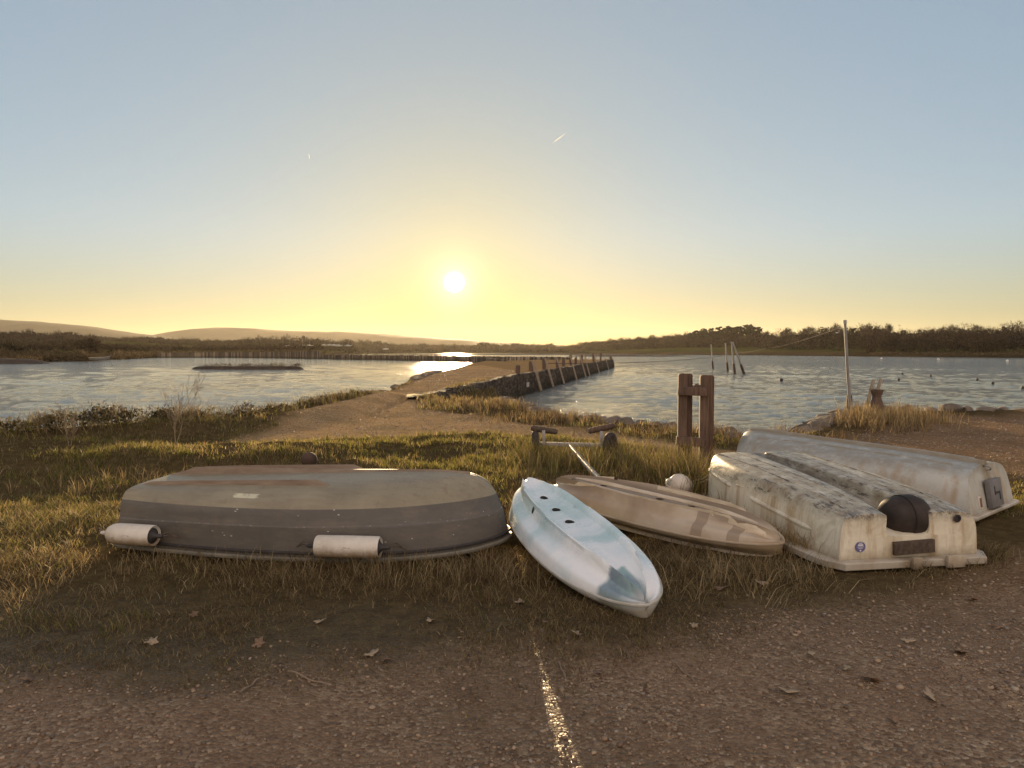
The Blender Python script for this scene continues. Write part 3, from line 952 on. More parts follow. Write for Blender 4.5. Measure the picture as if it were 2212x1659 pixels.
# fenders: things of their own, lying along the gunwale
def fender(label, p, ang, L, r, flat_left):
    t = empty("fender", p, ang, label, "fender", "fenders on the green dinghy")
    prof = []
    m = Matrix.Rotation(R(90), 4, 'Y')
    n = 14
    if flat_left:
        prof = [(.004, -L / 2 + .016), (r * .72, -L / 2 + .014), (r * .93, -L / 2), (r, -L / 2 + .012), (r * 1.02, 0), (r, L / 2 - .012), (r * .93, L / 2), (r * .72, L / 2 - .014), (.004, L / 2 - .016)]
    else:
        prof = [(.004, -L / 2 - .004), (r * .42, -L / 2 + .002), (r * .72, -L / 2 + .014), (r * .92, -L / 2 + .045), (r, -L / 2 + .085), (r * 1.01, 0), (r, L / 2 - .012), (r * .93, L / 2), (r * .72, L / 2 - .014), (.004, L / 2 - .016)]
    b = MB(); b.lathe(prof, 28, m); b.build("body", M_FENDER, t, sharp=50)
    for s in (-1, 1):
        c = MB()
        x0 = s * (L / 2 - .012)
        c.lathe([(r * .74, x0), (r * .5, x0 + s * .012), (r * .22, x0 + s * .035), (.014, x0 + s * .075), (.010, x0 + s * .085)], 16, m)
        c.build("end_cap", M_WPLASTIC if (s < 0 and not flat_left) else M_DARKTRIM, t, sharp=50)
        e = MB()
        e.tube([(x0 + s * .07, .0, .0), (x0 + s * .13, .03, .005), (x0 + s * .19, .07, -.03)], .006, 6)
        e.tube([(x0 + s * .07, .0, .012), (x0 + s * .12, .02, .03), (x0 + s * .19, .07, -.03)], .004, 6)
        e.build("lashing", M_DROPE, t)
    return t
gdx = xf(GD_POS, GD_ANG)
fx, fy = gdx(-1.29, -.72); fender("grubby white fender lying past the transom end of the green dinghy", (fx, fy, .190), GD_ANG + R(-3), .40, .082, False)
fx, fy = gdx(.47, -.735); fender("grubby white fender on the middle of the green dinghy's side", (fx, fy, .175), GD_ANG + R(4), .475, .080, True)

# ---- white twin-hulled dinghy ------------------------------------------
WD_A = math.atan2(2.46, -.40) ; WD_C = (2.76, 6.50)
wd = empty("upturned_dinghy", (WD_C[0], WD_C[1], .01), WD_A, "upturned dirty white dinghy with notched transom and dark worn patches", "dinghy")
wd.scale = (1.02, 1.10, 1.03)
L2 = 1.21
st = [
    [(-L2, .520, .060), (-L2, .508, .250), (-L2 + .004, .480, .340), (-L2 + .010, .440, .362), (-L2 + .02, .330, .376), (-L2 + .02, .185, .372), (-L2 + .02, .160, .340), (-L2 + .02, .152, .220), (-L2 + .02, 0, .215)],
    [(-.75, .560, .060), (-.75, .548, .280), (-.75, .510, .395), (-.75, .460, .420), (-.75, .330, .436), (-.75, .165, .432), (-.75, .135, .405), (-.75, .115, .318), (-.75, 0, .312)],
    [(-.1, .585, .060), (-.1, .575, .300), (-.1, .535, .430), (-.1, .475, .462), (-.1, .330, .480), (-.1, .135, .474), (-.1, .105, .445), (-.1, .082, .380), (-.1, 0, .374)],
    [(.55, .560, .060), (.55, .550, .320), (.55, .510, .455), (.55, .450, .490), (.55, .315, .506), (.55, .115, .502), (.55, .088, .478), (.55, .062, .425), (.55, 0, .418)],
    [(1.0, .500, .065), (1.0, .490, .330), (1.0, .450, .468), (.99, .395, .500), (.98, .290, .514), (.98, .100, .510), (.98, .078, .494), (.98, .055, .462), (.98, 0, .456)],
    [(1.20, .400, .07), (1.19, .390, .340), (1.165, .352, .465), (1.14, .305, .490), (1.12, .235, .500), (1.12, .160, .498), (1.12, .13, .492), (1.12, .10, .486), (1.12, 0, .484)],
    [(1.275, .200, .075), (1.262, .190, .345), (1.22, .170, .450), (1.19, .150, .472), (1.17, .120, .480), (1.165, .09, .480), (1.165, .07, .479), (1.165, .05, .478), (1.165, 0, .477)],
    [(1.290, .010, .075), (1.276, .009, .345), (1.232, .008, .446), (1.20, .007, .466), (1.18, .006, .474), (1.175, .005, .474), (1.175, .004, .474), (1.175, .003, .474), (1.175, 0, .474)],
]
WG = loft(st, 8, 4, ())
grid_mb(WG, True, False, True).build("hull", M_WHITE, wd, sharp=40)
loop = [tuple(p) for p in WG[:, 0]] + [tuple(p) for p in WG[::-1, -1]]
# wide rim flange with rolled lip
rim_mb([(x, y, .048) for x, y, z in loop], .085, .022, True, -.030).build("rim", M_WRIM, wd)
rim_mb([(x, y, .032) for x, y, z in loop], .020, .052, True, -.078).build("rim_lip", M_WRIM, wd)
# ridges on the runners
for sy in (-1, 1):
    for yy, x0, x1 in ((.40, -1.0, 1.02), (.235, -.95, 1.0)):
        tp = []; bt = []
        for x in np.linspace(x0, x1, 18):
            zb = float(np.interp(x, [-L2, -.75, -.1, .55, 1.0, 1.2], [.372, .432, .474, .500, .507, .496])) - (.006 if yy > .3 else 0)
            tp.append((x, zb + .014)); bt.append((x, zb - .02))
        fin_mb(tp, bt, sy * yy, .030).build("runner", M_WHITE, wd)
# mouldings on the visible side (local +y is the left side seen from the stern)
def side_pt(x, z, off=0.0):
    yb = float(np.interp(x, [-L2, -.75, -.1, .55, 1.0, 1.2], [.512, .552, .579, .554, .494, .394]))
    return Vector((x, yb - .010 + off, z))
for (x0, z0, x1, z1) in ((1.10, .345, .36, .300), (.02, .275, -.92, .205)):
    b = MB()
    pts = [side_pt(x0 + (x1 - x0) * i / 12, z0 + (z1 - z0) * i / 12, .002) for i in range(13)]
    b.tube(pts, [.010] + [.024] * 11 + [.010], 10)
    b.build("spray_moulding", M_WHITE, wd)
b = MB(); c = side_pt(.19, .300, .0)
for (dx, dz, sx, sz) in ((0, .034, .15, .008), (0, -.034, .15, .008), (.073, 0, .008, .06), (-.073, 0, .008, .06)):
    b.box((c.x + dx, c.y + .006, c.z + dz), (sx, .016, sz), None, .002)
b.build("recess_frame", M_WHITE, wd)
# bow eye
b = MB(); b.box((1.235, .33, .365), (.05, .05, .085), Euler((0, 0, R(-40))), .012); b.build("bow_fitting", M_WPLASTIC, wd)
# transom fittings
b = MB(); b.box((-L2 - .020, -.02, .135), (.030, .30, .095), Euler((R(-2), 0, 0)), .003); b.build("transom_plank", M_WOODD, wd)
def clamp_block(y, w):
    b = MB(); b.box((-L2 - .105, y, .045), (.034, w, .085), Euler((0, 0, 0)), .004); return b
clamp_block(.02, .065).build("rim_block", M_WRIM, wd)
clamp_block(-.27, .13).build("rim_block", M_WRIM, wd)
# worn dark hole in the right-hand leg
b = MB(); b.lathe([(.026, 0), (.030, .006), (.018, .008), (.018, -.004)], 18, Matrix.Translation((-L2 + .004, -.36, .325)) @ Matrix.Rotation(R(-90), 4, 'Y'))
b.build("drain_hole", M_DARKTRIM, wd)
# round sticker: purple disc, pale band, lines and a star
m_st = simple_mat("purple_sticker", (.10, .085, .20), (.15, .13, .26), 8, .5, .1)
m_sw = simple_mat("sticker_white", (.58, .58, .62), (.66, .66, .68), 8, .5, .1)
SX = -L2 - .0065
stk = MB(); stk.lathe([(.038, 0), (.038, .0016)], 30, Matrix.Translation((SX + .003, .368, .150)) @ Matrix.Rotation(R(-90), 4, 'Y'))
stk = stk.build("sticker", m_st, wd)
pr = MB()
pr.box((SX - .0002, .368, .163), (.002, .038, .013)); pr.box((SX - .0002, .368, .150), (.002, .052, .0022)); pr.box((SX - .0002, .368, .143), (.002, .036, .002)); pr.box((SX - .0002, .368, .138), (.002, .030, .002)); pr.box((SX - .0002, .368, .178), (.002, .026, .006))
sv = [(SX - .0006, .368, .124)]
for k in range(10):
    a = math.pi / 2 + k * math.pi / 5; r = .010 if k % 2 == 0 else .0045
    sv.append((SX - .0006, .368 + r * math.cos(a), .124 + r * math.sin(a)))
pr.add(sv, [(0, k + 1, (k + 1) % 10 + 1) for k in range(10)])
pr.build("sticker_print", m_sw, stk, smooth=False)

# black barrel float jammed in the tunnel
bf = empty("barrel_float", (3.01, 5.48, .325), 0, "black plastic barrel float wedged in the white dinghy's transom notch", "float", rot=(0, 0, R(14)))
bf.scale = (1.14, 1.14, 1.14)
mm = Matrix.Rotation(R(90), 4, 'Y')
b = MB(); b.lathe([(.004, -.150), (.05, -.148), (.095, -.130), (.128, -.090), (.142, -.030), (.142, .02), (.142, .085), (.128, .125), (.09, .150), (.004, .156)], 32, mm)
b.build("body", M_BLACKP, bf, sharp=60)
b = MB(); b.lathe([(.141, -.022), (.150, -.018), (.150, .070), (.141, .074)], 32, mm); b.build("band", M_BLACKP, bf, sharp=30)
b = MB(); b.lathe([(.012, -.168), (.020, -.160), (.020, -.14)], 14, mm); b.build("lug", M_WPLASTIC, bf)

# ---- grey dinghy behind --------------------------------------------------
GY_A = math.atan2(.77, -.64)
GY_S = Vector((4.66, 6.93, 0)); GY_L = 2.78
gyc = GY_S + Vector((math.cos(GY_A), math.sin(GY_A), 0)) * GY_L / 2
gy = empty("upturned_dinghy", (gyc.x, gyc.y, .01), GY_A, "upturned pale grey dinghy with rounded bow behind the white dinghy", "dinghy")
h2 = GY_L / 2
st = [
    [(-h2 - .03, .600, .060), (-h2, .575, .220), (-h2 + .03, .530, .370), (-h2 + .05, .410, .455), (-h2 + .065, .15, .490), (-h2 + .07, 0, .496)],
    [(-.8, .660, .055), (-.8, .640, .230), (-.8, .590, .400), (-.8, .440, .490), (-.8, .17, .528), (-.8, 0, .534)],
    [(-.1, .685, .050), (-.1, .660, .240), (-.1, .600, .430), (-.1, .430, .520), (-.1, .17, .556), (-.1, 0, .562)],
    [(.55, .640, .060), (.55, .610, .260), (.55, .530, .450), (.54, .360, .545), (.54, .14, .582), (.54, 0, .590)],
    [(1.02, .500, .085), (1.01, .465, .290), (1.0, .385, .480), (.98, .24, .570), (.97, .10, .603), (.97, 0, .610)],
    [(1.28, .290, .115), (1.265, .26, .32), (1.24, .20, .50), (1.20, .12, .58), (1.18, .05, .607), (1.17, 0, .612)],
    [(1.385, .015, .130), (1.375, .012, .335), (1.35, .010, .485), (1.31, .008, .560), (1.27, .006, .590), (1.24, 0, .598)],
]
YG = loft(st, 8, 4, ())
grid_mb(YG, True, False, True).build("hull", M_GREY, gy, sharp=40)
loop = [tuple(p) for p in YG[:, 0]] + [tuple(p) for p in YG[::-1, -1]]
rim_mb([(x, y, z - .004) for x, y, z in loop], .060, .040, True, -.022).build("gunwale", M_WRIM, gy)
tp = []; bt = []
for x in np.linspace(-h2 + .05, 1.22, 22):
    zb = float(np.interp(x, [-h2, -.8, -.1, .54, .97, 1.17, 1.24], [.492, .534, .562, .590, .610, .612, .598]))
    tp.append((x, zb + .030)); bt.append((x, zb - .015))
fin_mb(tp, bt, 0, .085).build("keel", M_GREY, gy)
for sy in (-1, 1):
    tp = []; bt = []
    for x in np.linspace(-1.15, .95, 16):
        yy = .30; zb = float(np.interp(x, [-h2, -.8, -.1, .54, .97], [.470, .508, .538, .556, .540]))
        tp.append((x, zb + .018)); bt.append((x, zb - .03))
    fin_mb(tp, bt, sy * .30, .032).build("runner", M_GREY, gy)
m_board = simple_mat("grey_motor_pad", (.13, .12, .115), (.20, .185, .175), 6, .7, .3)
pad = MB(); pad.box((-h2 - .035, .02, .225), (.050, .31, .265), Euler((0, R(9), 0)), .006); pad = pad.build("motor_pad", m_board, gy)
hb = MB()
for (dy, dz, sy_, sz) in ((.055, .255, .020, .085), (-.015, .232, .115, .018), (-.070, .195, .020, .075)):
    hb.box((-h2 - .062 + (dz - .225) * .158, .02 + dy, dz), (.006, sy_, sz), Euler((0, R(9), 0)), .001)
hb.build("pad_mark", M_DARKTRIM, pad)
fr = MB(); fr.box((-h2 - .012, .325, .165), (.014, .088, .125), Euler((0, R(9), 0)), .012); fr = fr.build("drain_plate", M_WPLASTIC, gy)
pl = MB(); pl.box((-h2 - .0185, .325, .165), (.006, .052, .088), Euler((0, R(9), 0)), .002); pl.build("plate_centre", simple_mat("rusty_brown", (.15, .07, .04), (.24, .13, .08), 20, .8), fr)
b = MB()
b.tube([(-h2 + .035 + .03 * math.cos(a), .0 + .035 * math.sin(a), .455 + .025 * math.sin(a)) for a in np.linspace(0, 6.28, 14)], .007, 6)
b.build("towing_eye", M_STEEL, gy)

# ---- kayaks --------------------------------------------------------------
def cut(o, cutters):
    for c in cutters:
        md = o.modifiers.new("cut", 'BOOLEAN'); md.operation = 'DIFFERENCE'; md.solver = 'EXACT'; md.object = c; md.material_mode = 'TRANSFER'
    bpy.context.view_layer.update()
    dg = bpy.context.evaluated_depsgraph_get()
    me = bpy.data.meshes.new_from_object(o.evaluated_get(dg))
    o.modifiers.clear()
    old = o.data; o.data = me; bpy.data.meshes.remove(old)
    for c in cutters:
        d = c.data; bpy.data.objects.remove(c); bpy.data.meshes.remove(d)
    o.data.shade_smooth(); o.data.set_sharp_from_angle(angle=R(33))

def kayak(name_label, head, tail, wid, mat, holes, rim_mat, zh, zt, far_peak, roll=0.0, chine=.56, strips=False, rail_mat=None):
    """head: near tip xy, tail: far tip xy; local +x points to the near tip"""
    hx = Vector((head[0], head[1], zh)); tx = Vector((tail[0], tail[1], zt))
    ax = (hx - tx); Ln = ax.length
    ang = math.atan2(ax.y, ax.x); pit = -math.atan2(ax.z, math.hypot(ax.x, ax.y))
    mid = (hx + tx) / 2
    t = empty("upturned_kayak", mid, label=name_label, cat="kayak", rot=(roll, pit, ang))
    b = wid / 2; h = Ln / 2
    def sec(x, w, ztop, zrim, ch, kz, dz):
        return [(x * .985, w * .55, -dz), (x * .995, w * .93, zrim - .045), (x, w * 1.0, zrim), (x, w * .985, zrim + .022), (x * .99, w * .90, zrim + .5 * (ztop - zrim)),
                (x * .98, w * (ch + .11), ztop - .050), (x * .975, w * ch, ztop + .016), (x * .975, w * (ch - .07), ztop + .004), (x * .97, w * ch * .45, kz - .022), (x * .97, 0, kz - .016)]
    st = [sec(-h, .012, .17 + far_peak * .8, .115, .5, .175 + far_peak * .8, .0),
          sec(-h * .965, b * .22, .20 + far_peak, .110, .34, .215 + far_peak, .01),
          sec(-h * .84, b * .50, .235 + far_peak * .7, .100, .42, .245 + far_peak * .75, .02),
          sec(-h * .55, b * .84, .255 + far_peak * .2, .090, .52, .252 + far_peak * .25, .03),
          sec(-h * .15, b * .99, .262, .085, chine, .248, .03),
          sec(h * .25, b * 1.0, .255, .085, chine, .240, .03),
          sec(h * .60, b * .84, .235, .085, .52, .225, .03),
          sec(h * .85, b * .55, .200, .090, .40, .198, .02),
          sec(h * .965, b * .26, .155, .092, .32, .158, .01),
          sec(h, .016, .120, .092, .4, .122, .0)]
    Gd = loft(st, 7, 4, (3, 6))
    mb = grid_mb(Gd, True, True, True)
    o = mb.build("hull", mat, t, sharp=33)
    bpy.context.view_layer.update()
    cutters = []
    def ztop_at(x, y):
        i = np.argmin(np.abs(Gd[:, Gd.shape[1] // 2, 0] - x))
        row = Gd[i]; half = row[: row.shape[0] // 2 + 1]
        return float(np.interp(abs(y), half[::-1, 1], half[::-1, 2]))
    for (x, y, r) in holes:
        z = ztop_at(x, y)
        c = MB(); c.lathe([(r, z - .19), (r, z + .05)], 22, Matrix.Translation((x, y, 0)) @ Matrix.Diagonal((1.25, 1, 1, 1)))
        c = c.build("cutter", M_HOLE, t); cutters.append(c)
    if cutters: cut(o, cutters)
    for (x, y, r) in holes:
        z = ztop_at(x, y)
        c = MB()
        c.tube([(x + 1.25 * (r + .004) * math.cos(a), y + (r + .004) * math.sin(a), ztop_at(x + 1.25 * r * math.cos(a), y + r * math.sin(a)) + .0005) for a in np.linspace(0, 2 * math.pi, 25)], .0045, 6, False)
        c.build("scupper_rim", mat, t)
    # moulded rails along both chines and a keel strip
    def rail(name, yf, x0, x1, wid_, hgt, n=34):
        vs = []; fs = []
        for i in range(n):
            x = x0 + (x1 - x0) * i / (n - 1)
            e = min(1.0, 6 * i / (n - 1), 6 * (n - 1 - i) / (n - 1)) 
            yc = yf(x)
            hw_ = wid_ / 2 * (.4 + .6 * e)
            prof = [(-hw_ * 1.25, -.012), (-hw_ * .75, hgt * e * .8), (-hw_ * .3, hgt * e), (hw_ * .3, hgt * e), (hw_ * .75, hgt * e * .8), (hw_ * 1.25, -.012)]
            for (dy, dz_) in prof:
                vs.append((x, yc + dy, ztop_at(x, yc + dy) + dz_))
        for i in range(n - 1):
            for k in range(5):
                fs.append((i * 6 + k, i * 6 + k + 1, (i + 1) * 6 + k + 1, (i + 1) * 6 + k))
        fs.append(tuple(range(5, -1, -1))); fs.append(tuple((n - 1) * 6 + k for k in range(6)))
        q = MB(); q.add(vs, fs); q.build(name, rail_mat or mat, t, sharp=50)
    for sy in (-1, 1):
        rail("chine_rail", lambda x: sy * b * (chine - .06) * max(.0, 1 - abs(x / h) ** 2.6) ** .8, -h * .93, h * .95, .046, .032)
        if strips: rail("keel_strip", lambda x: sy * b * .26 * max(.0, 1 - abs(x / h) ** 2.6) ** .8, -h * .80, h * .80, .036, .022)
    # deck seam
    seam = [tuple(p) for p in Gd[:, 8]] + [tuple(p) for p in Gd[::-1, -9]]
    rim_mb([(x, y, z) for x, y, z in seam], .014, .018, True, -.001).build("deck_seam", rim_mat, t)
    return t
M_SEAMB = simple_mat("dirty_pale_plastic", (.36, .32, .24), (.58, .58, .54), 5, .5, .2)
M_SEAMK = simple_mat("beige_plastic_seam", (.32, .25, .17), (.48, .39, .28), 5, .5, .2)
kayak("upturned pale blue and white kayak with drain holes, nose towards the gravel", (.81, 4.22), (.115, 6.42), .70, M_BLUEK,
      [(-.62, 0, .032), (-.34, 0, .034), (-.30, .17, .028), (-.34, -.18, .024), (-.06, 0, .036)], M_SEAMB, .0, .17, .10, R(4))
M_RAILK = simple_mat("sunlit_rail_plastic", (.42, .33, .21), (.62, .53, .40), 5, .45, .2, stretch=(1, 4, 4))  # paler rails: light along the ridges put into the colour
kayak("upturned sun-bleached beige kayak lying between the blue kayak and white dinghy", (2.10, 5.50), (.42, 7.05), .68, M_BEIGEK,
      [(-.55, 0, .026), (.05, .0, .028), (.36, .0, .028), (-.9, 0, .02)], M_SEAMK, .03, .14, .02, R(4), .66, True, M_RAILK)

# ---- buoys ---------------------------------------------------------------
by = empty("mooring_buoy", (1.80, 7.62, .175), label="pear-shaped white mooring buoy with a lug, beside the white dinghy's bow", cat="buoy", rot=(R(10), R(-78), R(12)))
b = MB(); b.lathe([(.004, -.155), (.03, -.150), (.055, -.128), (.082, -.090), (.108, -.04), (.118, .01), (.108, .06), (.082, .098), (.045, .120), (.02, .126), (.004, .127)], 30)
b.build("body", M_WPLASTIC, by, sharp=60)
b = MB(); b.tube([(.045 * math.cos(a), 0, .120 + .060 * math.sin(a)) for a in np.linspace(-.1, math.pi + .1, 14)], .013, 8); b.build("lug", M_WPLASTIC, by)
b2 = empty("mooring_buoy", (1.80, 7.38, .055), label="small blue and white striped buoy under the larger white buoy", cat="buoy", rot=(R(80), 0, R(60)))
mstripe, nt, out = new_mat("blue_white_stripes"); g = NG(nt)
zc = g.sep(g.coord())[2]
g.bsdf(out, g.mix(g.math('GREATER_THAN', g.math('SINE', g.math('MULTIPLY', zc, 105)), .2), (.55, .54, .5), (.08, .12, .26)), .5)
b = MB(); b.lathe([(.004, -.08), (.04, -.075), (.062, -.04), (.068, 0), (.062, .04), (.04, .075), (.004, .08)], 24); b.build("body", mstripe, b2)
b = MB(); b.tube([(.03 * math.cos(a), 0, .075 + .035 * math.sin(a)) for a in np.linspace(0, math.pi, 10)], .008, 6); b.build("lug", mstripe, b2)
# painter from the bow fitting of the white dinghy to the buoy
wx, wy = xf(WD_C, WD_A)(1.25, .34)
rp = empty("rope", (wx, wy, 0), label="pale doubled rope tying the white buoy to the white dinghy's bow", cat="rope")
for k, dz in ((0, 0), (1, -.025)):
    a = Vector((0, 0, .365)); c = Vector((1.93 - wx, 7.60 - wy, .215)); pts = []
    for i in range(14):
        q = i / 13
        p = a.lerp(c, q); p.z -= (.035 + .02 * k) * math.sin(q * math.pi); p.y += .02 * k * math.sin(q * 9); p.z += dz * q
        pts.append(p)
    b = MB(); b.tube(pts, .007, 6); b.build("strand", M_ROPE, rp)
b = MB(); b.tube([Vector((1.93 - wx, 7.60 - wy, .19)) + Vector((.05 * math.sin(i * .7) - .025 * i, .02 * math.cos(i) - .006 * i, -.012 * i)) for i in range(14)], .007, 6); b.build("strand", M_ROPE, rp)
# ------------------------------------------------------------------ quay furniture
M_TIMBER = simple_mat("weathered_timber", (.070, .044, .032), (.160, .105, .074), 4.0, .8, .7, 22, .006, .2, (7, 7, .8))
M_TIMBER2 = simple_mat("pale_timber", (.20, .155, .105), (.34, .27, .19), 5.0, .75, .5, 26, .004, .25, (6, 6, .8))
M_RUST = simple_mat("rusty_iron", (.035, .022, .016), (.085, .048, .03), 9, .8, .6, 30)
M_POLE = simple_mat("dull_aluminium", (.15, .135, .12), (.25, .23, .205), 7, .45, .2, 30, .002, .5, (3, 3, .5))
M_TYRE = simple_mat("old_tyre_rubber", (.025, .020, .017), (.060, .046, .038), 9, .75, .7, 30, .006, .25)
M_STONE = simple_mat("quay_stone", (.085, .066, .048), (.20, .160, .120), 2.2, .85, .9, 9, .03, .25)

def gz(x, y):
    return float(height(np.array([x]), np.array([y]))[0])

# ---- timber frame: two doubled posts with cross rails
def post_frame():
    x0, y0 = 2.50, 9.85
    z0 = .02
    t = empty("post_stand", (x0, y0, z0 - .02), R(-8), "tall weathered timber frame of two doubled posts with two cross rails", "post frame")
    for sx, hz in ((-.145, 1.30), (.145, 1.28)):
        for dy, w, dx, dh in ((-.055, .120, -.012, 0), (.065, .110, .075, -.005)):
            b = MB()
            hh = hz + dh
            bm = bmesh.new(); bmesh.ops.create_cube(bm, size=1.0)
            for v in bm.verts: v.co = Vector((v.co.x * w, v.co.y * .105, (v.co.z + .5) * (hh + .15) - .15))
            tops = [e for e in bm.edges if all(v.co.z > .5 for v in e.verts) and abs(e.verts[0].co.y - e.verts[1].co.y) > .01]
            bmesh.ops.bevel(bm, geom=tops, offset=.034, segments=4, affect='EDGES', profile=.5)
            bmesh.ops.bevel(bm, geom=[e for e in bm.edges if len(e.link_faces) == 2 and e.calc_face_angle(0) > 1.0], offset=.005, segments=1, affect='EDGES')
            bm.verts.index_update()
            b.add([v.co + Vector((sx + dx, dy, 0)) for v in bm.verts], [[v.index for v in f.verts] for f in bm.faces]); bm.free()
            b.build("post", M_TIMBER, t, sharp=40)
    b = MB(); b.box((-.035, -.150, 1.060), (.385, .085, .115), Euler((0, R(1.5), 0)), .008); b.build("top_rail", M_TIMBER, t)
    b = MB(); b.box((-.055, -.150, .375), (.380, .085, .120), Euler((0, R(3.0), 0)), .008); b.build("bottom_rail", M_TIMBER, t)
    # frayed wood stuck above the rail
    b = MB(); b.tube([(-.02, -.10, 1.11), (.03, -.10, 1.135), (.08, -.10, 1.115), (.11, -.10, 1.09)], [.02, .028, .022, .01], 7); b.build("splinter", M_TIMBER, t)
    b = MB(); b.tube([(.245, .06, .36), (.285, .06, .36)], .024, 10); b.build("bolt", M_RUST, t)
post_frame()

# ---- launching trolley left in the grass
def trolley():
    xl, yl = D(1156, 960, 10.75)[:2]; xr, yr = D(1318, 960, 10.55)[:2]
    zt = gz((xl + xr) / 2, 10.6)
    ang = math.atan2(yr - yl, xr - xl)
    cx_, cy_ = (xl + xr) / 2, (yl + yr) / 2
    hw = math.hypot(xr - xl, yr - yl) / 2
    t = empty("launching_trolley", (cx_, cy_, zt), ang, "old two-wheeled boat launching trolley standing in the long grass", "trolley")
    for s, ro in ((-1, R(8)), (1, R(-18))):
        b = MB()
        m = Matrix.Translation((s * hw, 0, .195)) @ Matrix.Rotation(ro, 4, 'Z') @ Matrix.Rotation(R(90), 4, 'Y')
        b.lathe([(.10, -.045), (.150, -.055), (.185, -.045), (.200, -.018), (.203, 0), (.200, .018), (.185, .045), (.150, .055), (.10, .045)], 30, m)
        w = b.build("wheel", M_TYRE, t, sharp=60)
        h = MB(); h.lathe([(.02, -.06), (.075, -.055), (.105, -.03), (.105, .03), (.075, .055), (.02, .06)], 20, m); h.build("hub", M_RUST, w, sharp=40)
    b = MB(); b.box((0, 0, .20), (2 * hw - .11, .055, .055), None, .006); b.build("axle", M_STEEL, t)
    for s in (-1, 1):
        b = MB(); b.box((s * (hw - .13), .02, .30), (.045, .045, .22), None, .004); b.build("upright", M_STEEL, t)
        c = MB(); a = Vector((s * (hw - .13) - .20 * (1 if s < 0 else 1), .02, .435 if s < 0 else .40)); e = a + Vector((.40, .05, -.06 if s < 0 else .09))
        c.tube([a + (e - a) * q for q in np.linspace(0, 1, 9)], [.030, .045, .044, .046, .044, .046, .044, .045, .030], 12)
        bk = c.build("padded_bunk", M_WOODD if s < 0 else M_TIMBER, t)
        k = MB()
        for q in np.linspace(.1, .9, 7):
            p = a + (e - a) * float(q)
            k.tube([p + Vector((0, .048 * math.cos(f), .048 * math.sin(f))) for f in np.linspace(0, 6.283, 13)], .005, 5, False)
        k.build("binding", M_DROPE, bk)
    b = MB()
    d0 = Vector((-.05, -.02, .19)); p1 = D(1304, 1042, 8.2)
    loc = Matrix.Rotation(-ang, 3, 'Z') @ (Vector((p1.x, p1.y, .07)) - Vector((cx_, cy_, zt)))
    b.tube([d0, d0.lerp(loc, .5), loc], .036, 14); b.build("drawbar", M_POLE, t)
trolley()

# ---- dark round-headed post behind the green dinghy
p = D(668, 993, 7.55)
t = empty("mooring_post", (p.x, p.y, gz(p.x, p.y)), label="dark ball-headed iron post sticking up behind the green dinghy", cat="post")
b = MB(); b.lathe([(.075, -.1), (.07, .2), (.055, .36), (.05, .385)], 22); b.build("shaft", M_RUST, t)
b = MB(); b.lathe([(.004, p.z - .080), (.05, p.z - .076), (.072, p.z - .05), (.083, p.z - .012), (.081, p.z + .02), (.066, p.z + .052), (.040, p.z + .072), (.004, p.z + .080)], 28, Matrix.Translation((0, 0, -t.location.z))); b.build("ball_head", M_RUST, t, sharp=60)
b = MB(); b.tube([(.115 * math.cos(a), -.01, .325 + .095 * math.sin(a)) for a in np.linspace(-.3, math.pi + .3, 18)], .012, 8); b.build("hoop", M_RUST, t)

# ---- right-hand inlet: waisted bollard, two leaning poles, tall mast
p = G(1893, 908)
bz = gz(p.x, p.y)
bh = D(1893, 842, p.y).z - bz + .05
t = empty("wooden_bollard", (p.x, p.y, bz - .05), R(14), "waisted old wooden bollard in tan grass beside the inlet", "bollard")
b = MB()
prof = [(.155, -.1), (.165, .10), (.160, .30), (.135, .46), (.100, .58), (.098, .66), (.125, .76), (.140, .815), (.132, .835)]
prof = [(r, z * bh / .842 if z > 0 else z) for r, z in prof]
b.lathe([(.004, -.1)] + prof + [(.004, bh)], 10); b.build("trunk", M_TIMBER, t, sharp=50)
b = MB(); b.box((0, 0, bh + .006), (.24, .24, .012), Euler((R(2), R(2), 0)), .003); b.build("cap", M_TIMBER, t)
for (pa, pb, Y, lab) in (((1870, 889), (1887, 820), 17.6, "pale timber pole leaning beside the wooden bollard"), ((1884, 885), (1903, 818), 18.0, "pale timber pole leaning behind the wooden bollard's top")):
    a = D(pa[0], pa[1], Y); c = D(pb[0], pb[1], Y + .15)
    a = a + (a - c) * .06
    o = MB(); d = (c - a); o.box((0, 0, d.length / 2), (.062, .062, d.length), None, .008)
    o = o.build("leaning_pole", M_TIMBER2); o.location = a; o.rotation_euler = d.to_track_quat('Z', 'Y').to_euler()
    tag(o, lab, "pole")
a = D(1838, 897, 17.6); a.z = gz(a.x, a.y) - .1 if gz(a.x, a.y) > -.6 else a.z - .2
c = D(1825, 694, 17.6)
mast = empty("mast_pole", a, label="tall grey metal mast clamped to a dark timber post by the inlet", cat="mast")
b = MB(); d = c - a; b.tube([Vector((0, -.03, .05)), d * .5, d], [.040, .036, .033], 12); b.build("pole", M_POLE, mast)
b = MB(); b.tube([d * .975, d * 1.012], .044, 14); b.build("top_cap", M_STEEL, mast)
e = D(1837, 858, 17.66) - a
b = MB(); b.box((.0, .075, e.z / 2 - .15), (.115, .10, e.z + .4), Euler((0, R(-2), 0)), .012); b.build("timber_post", M_RUST, mast)
MAST_TOP = Vector(c)

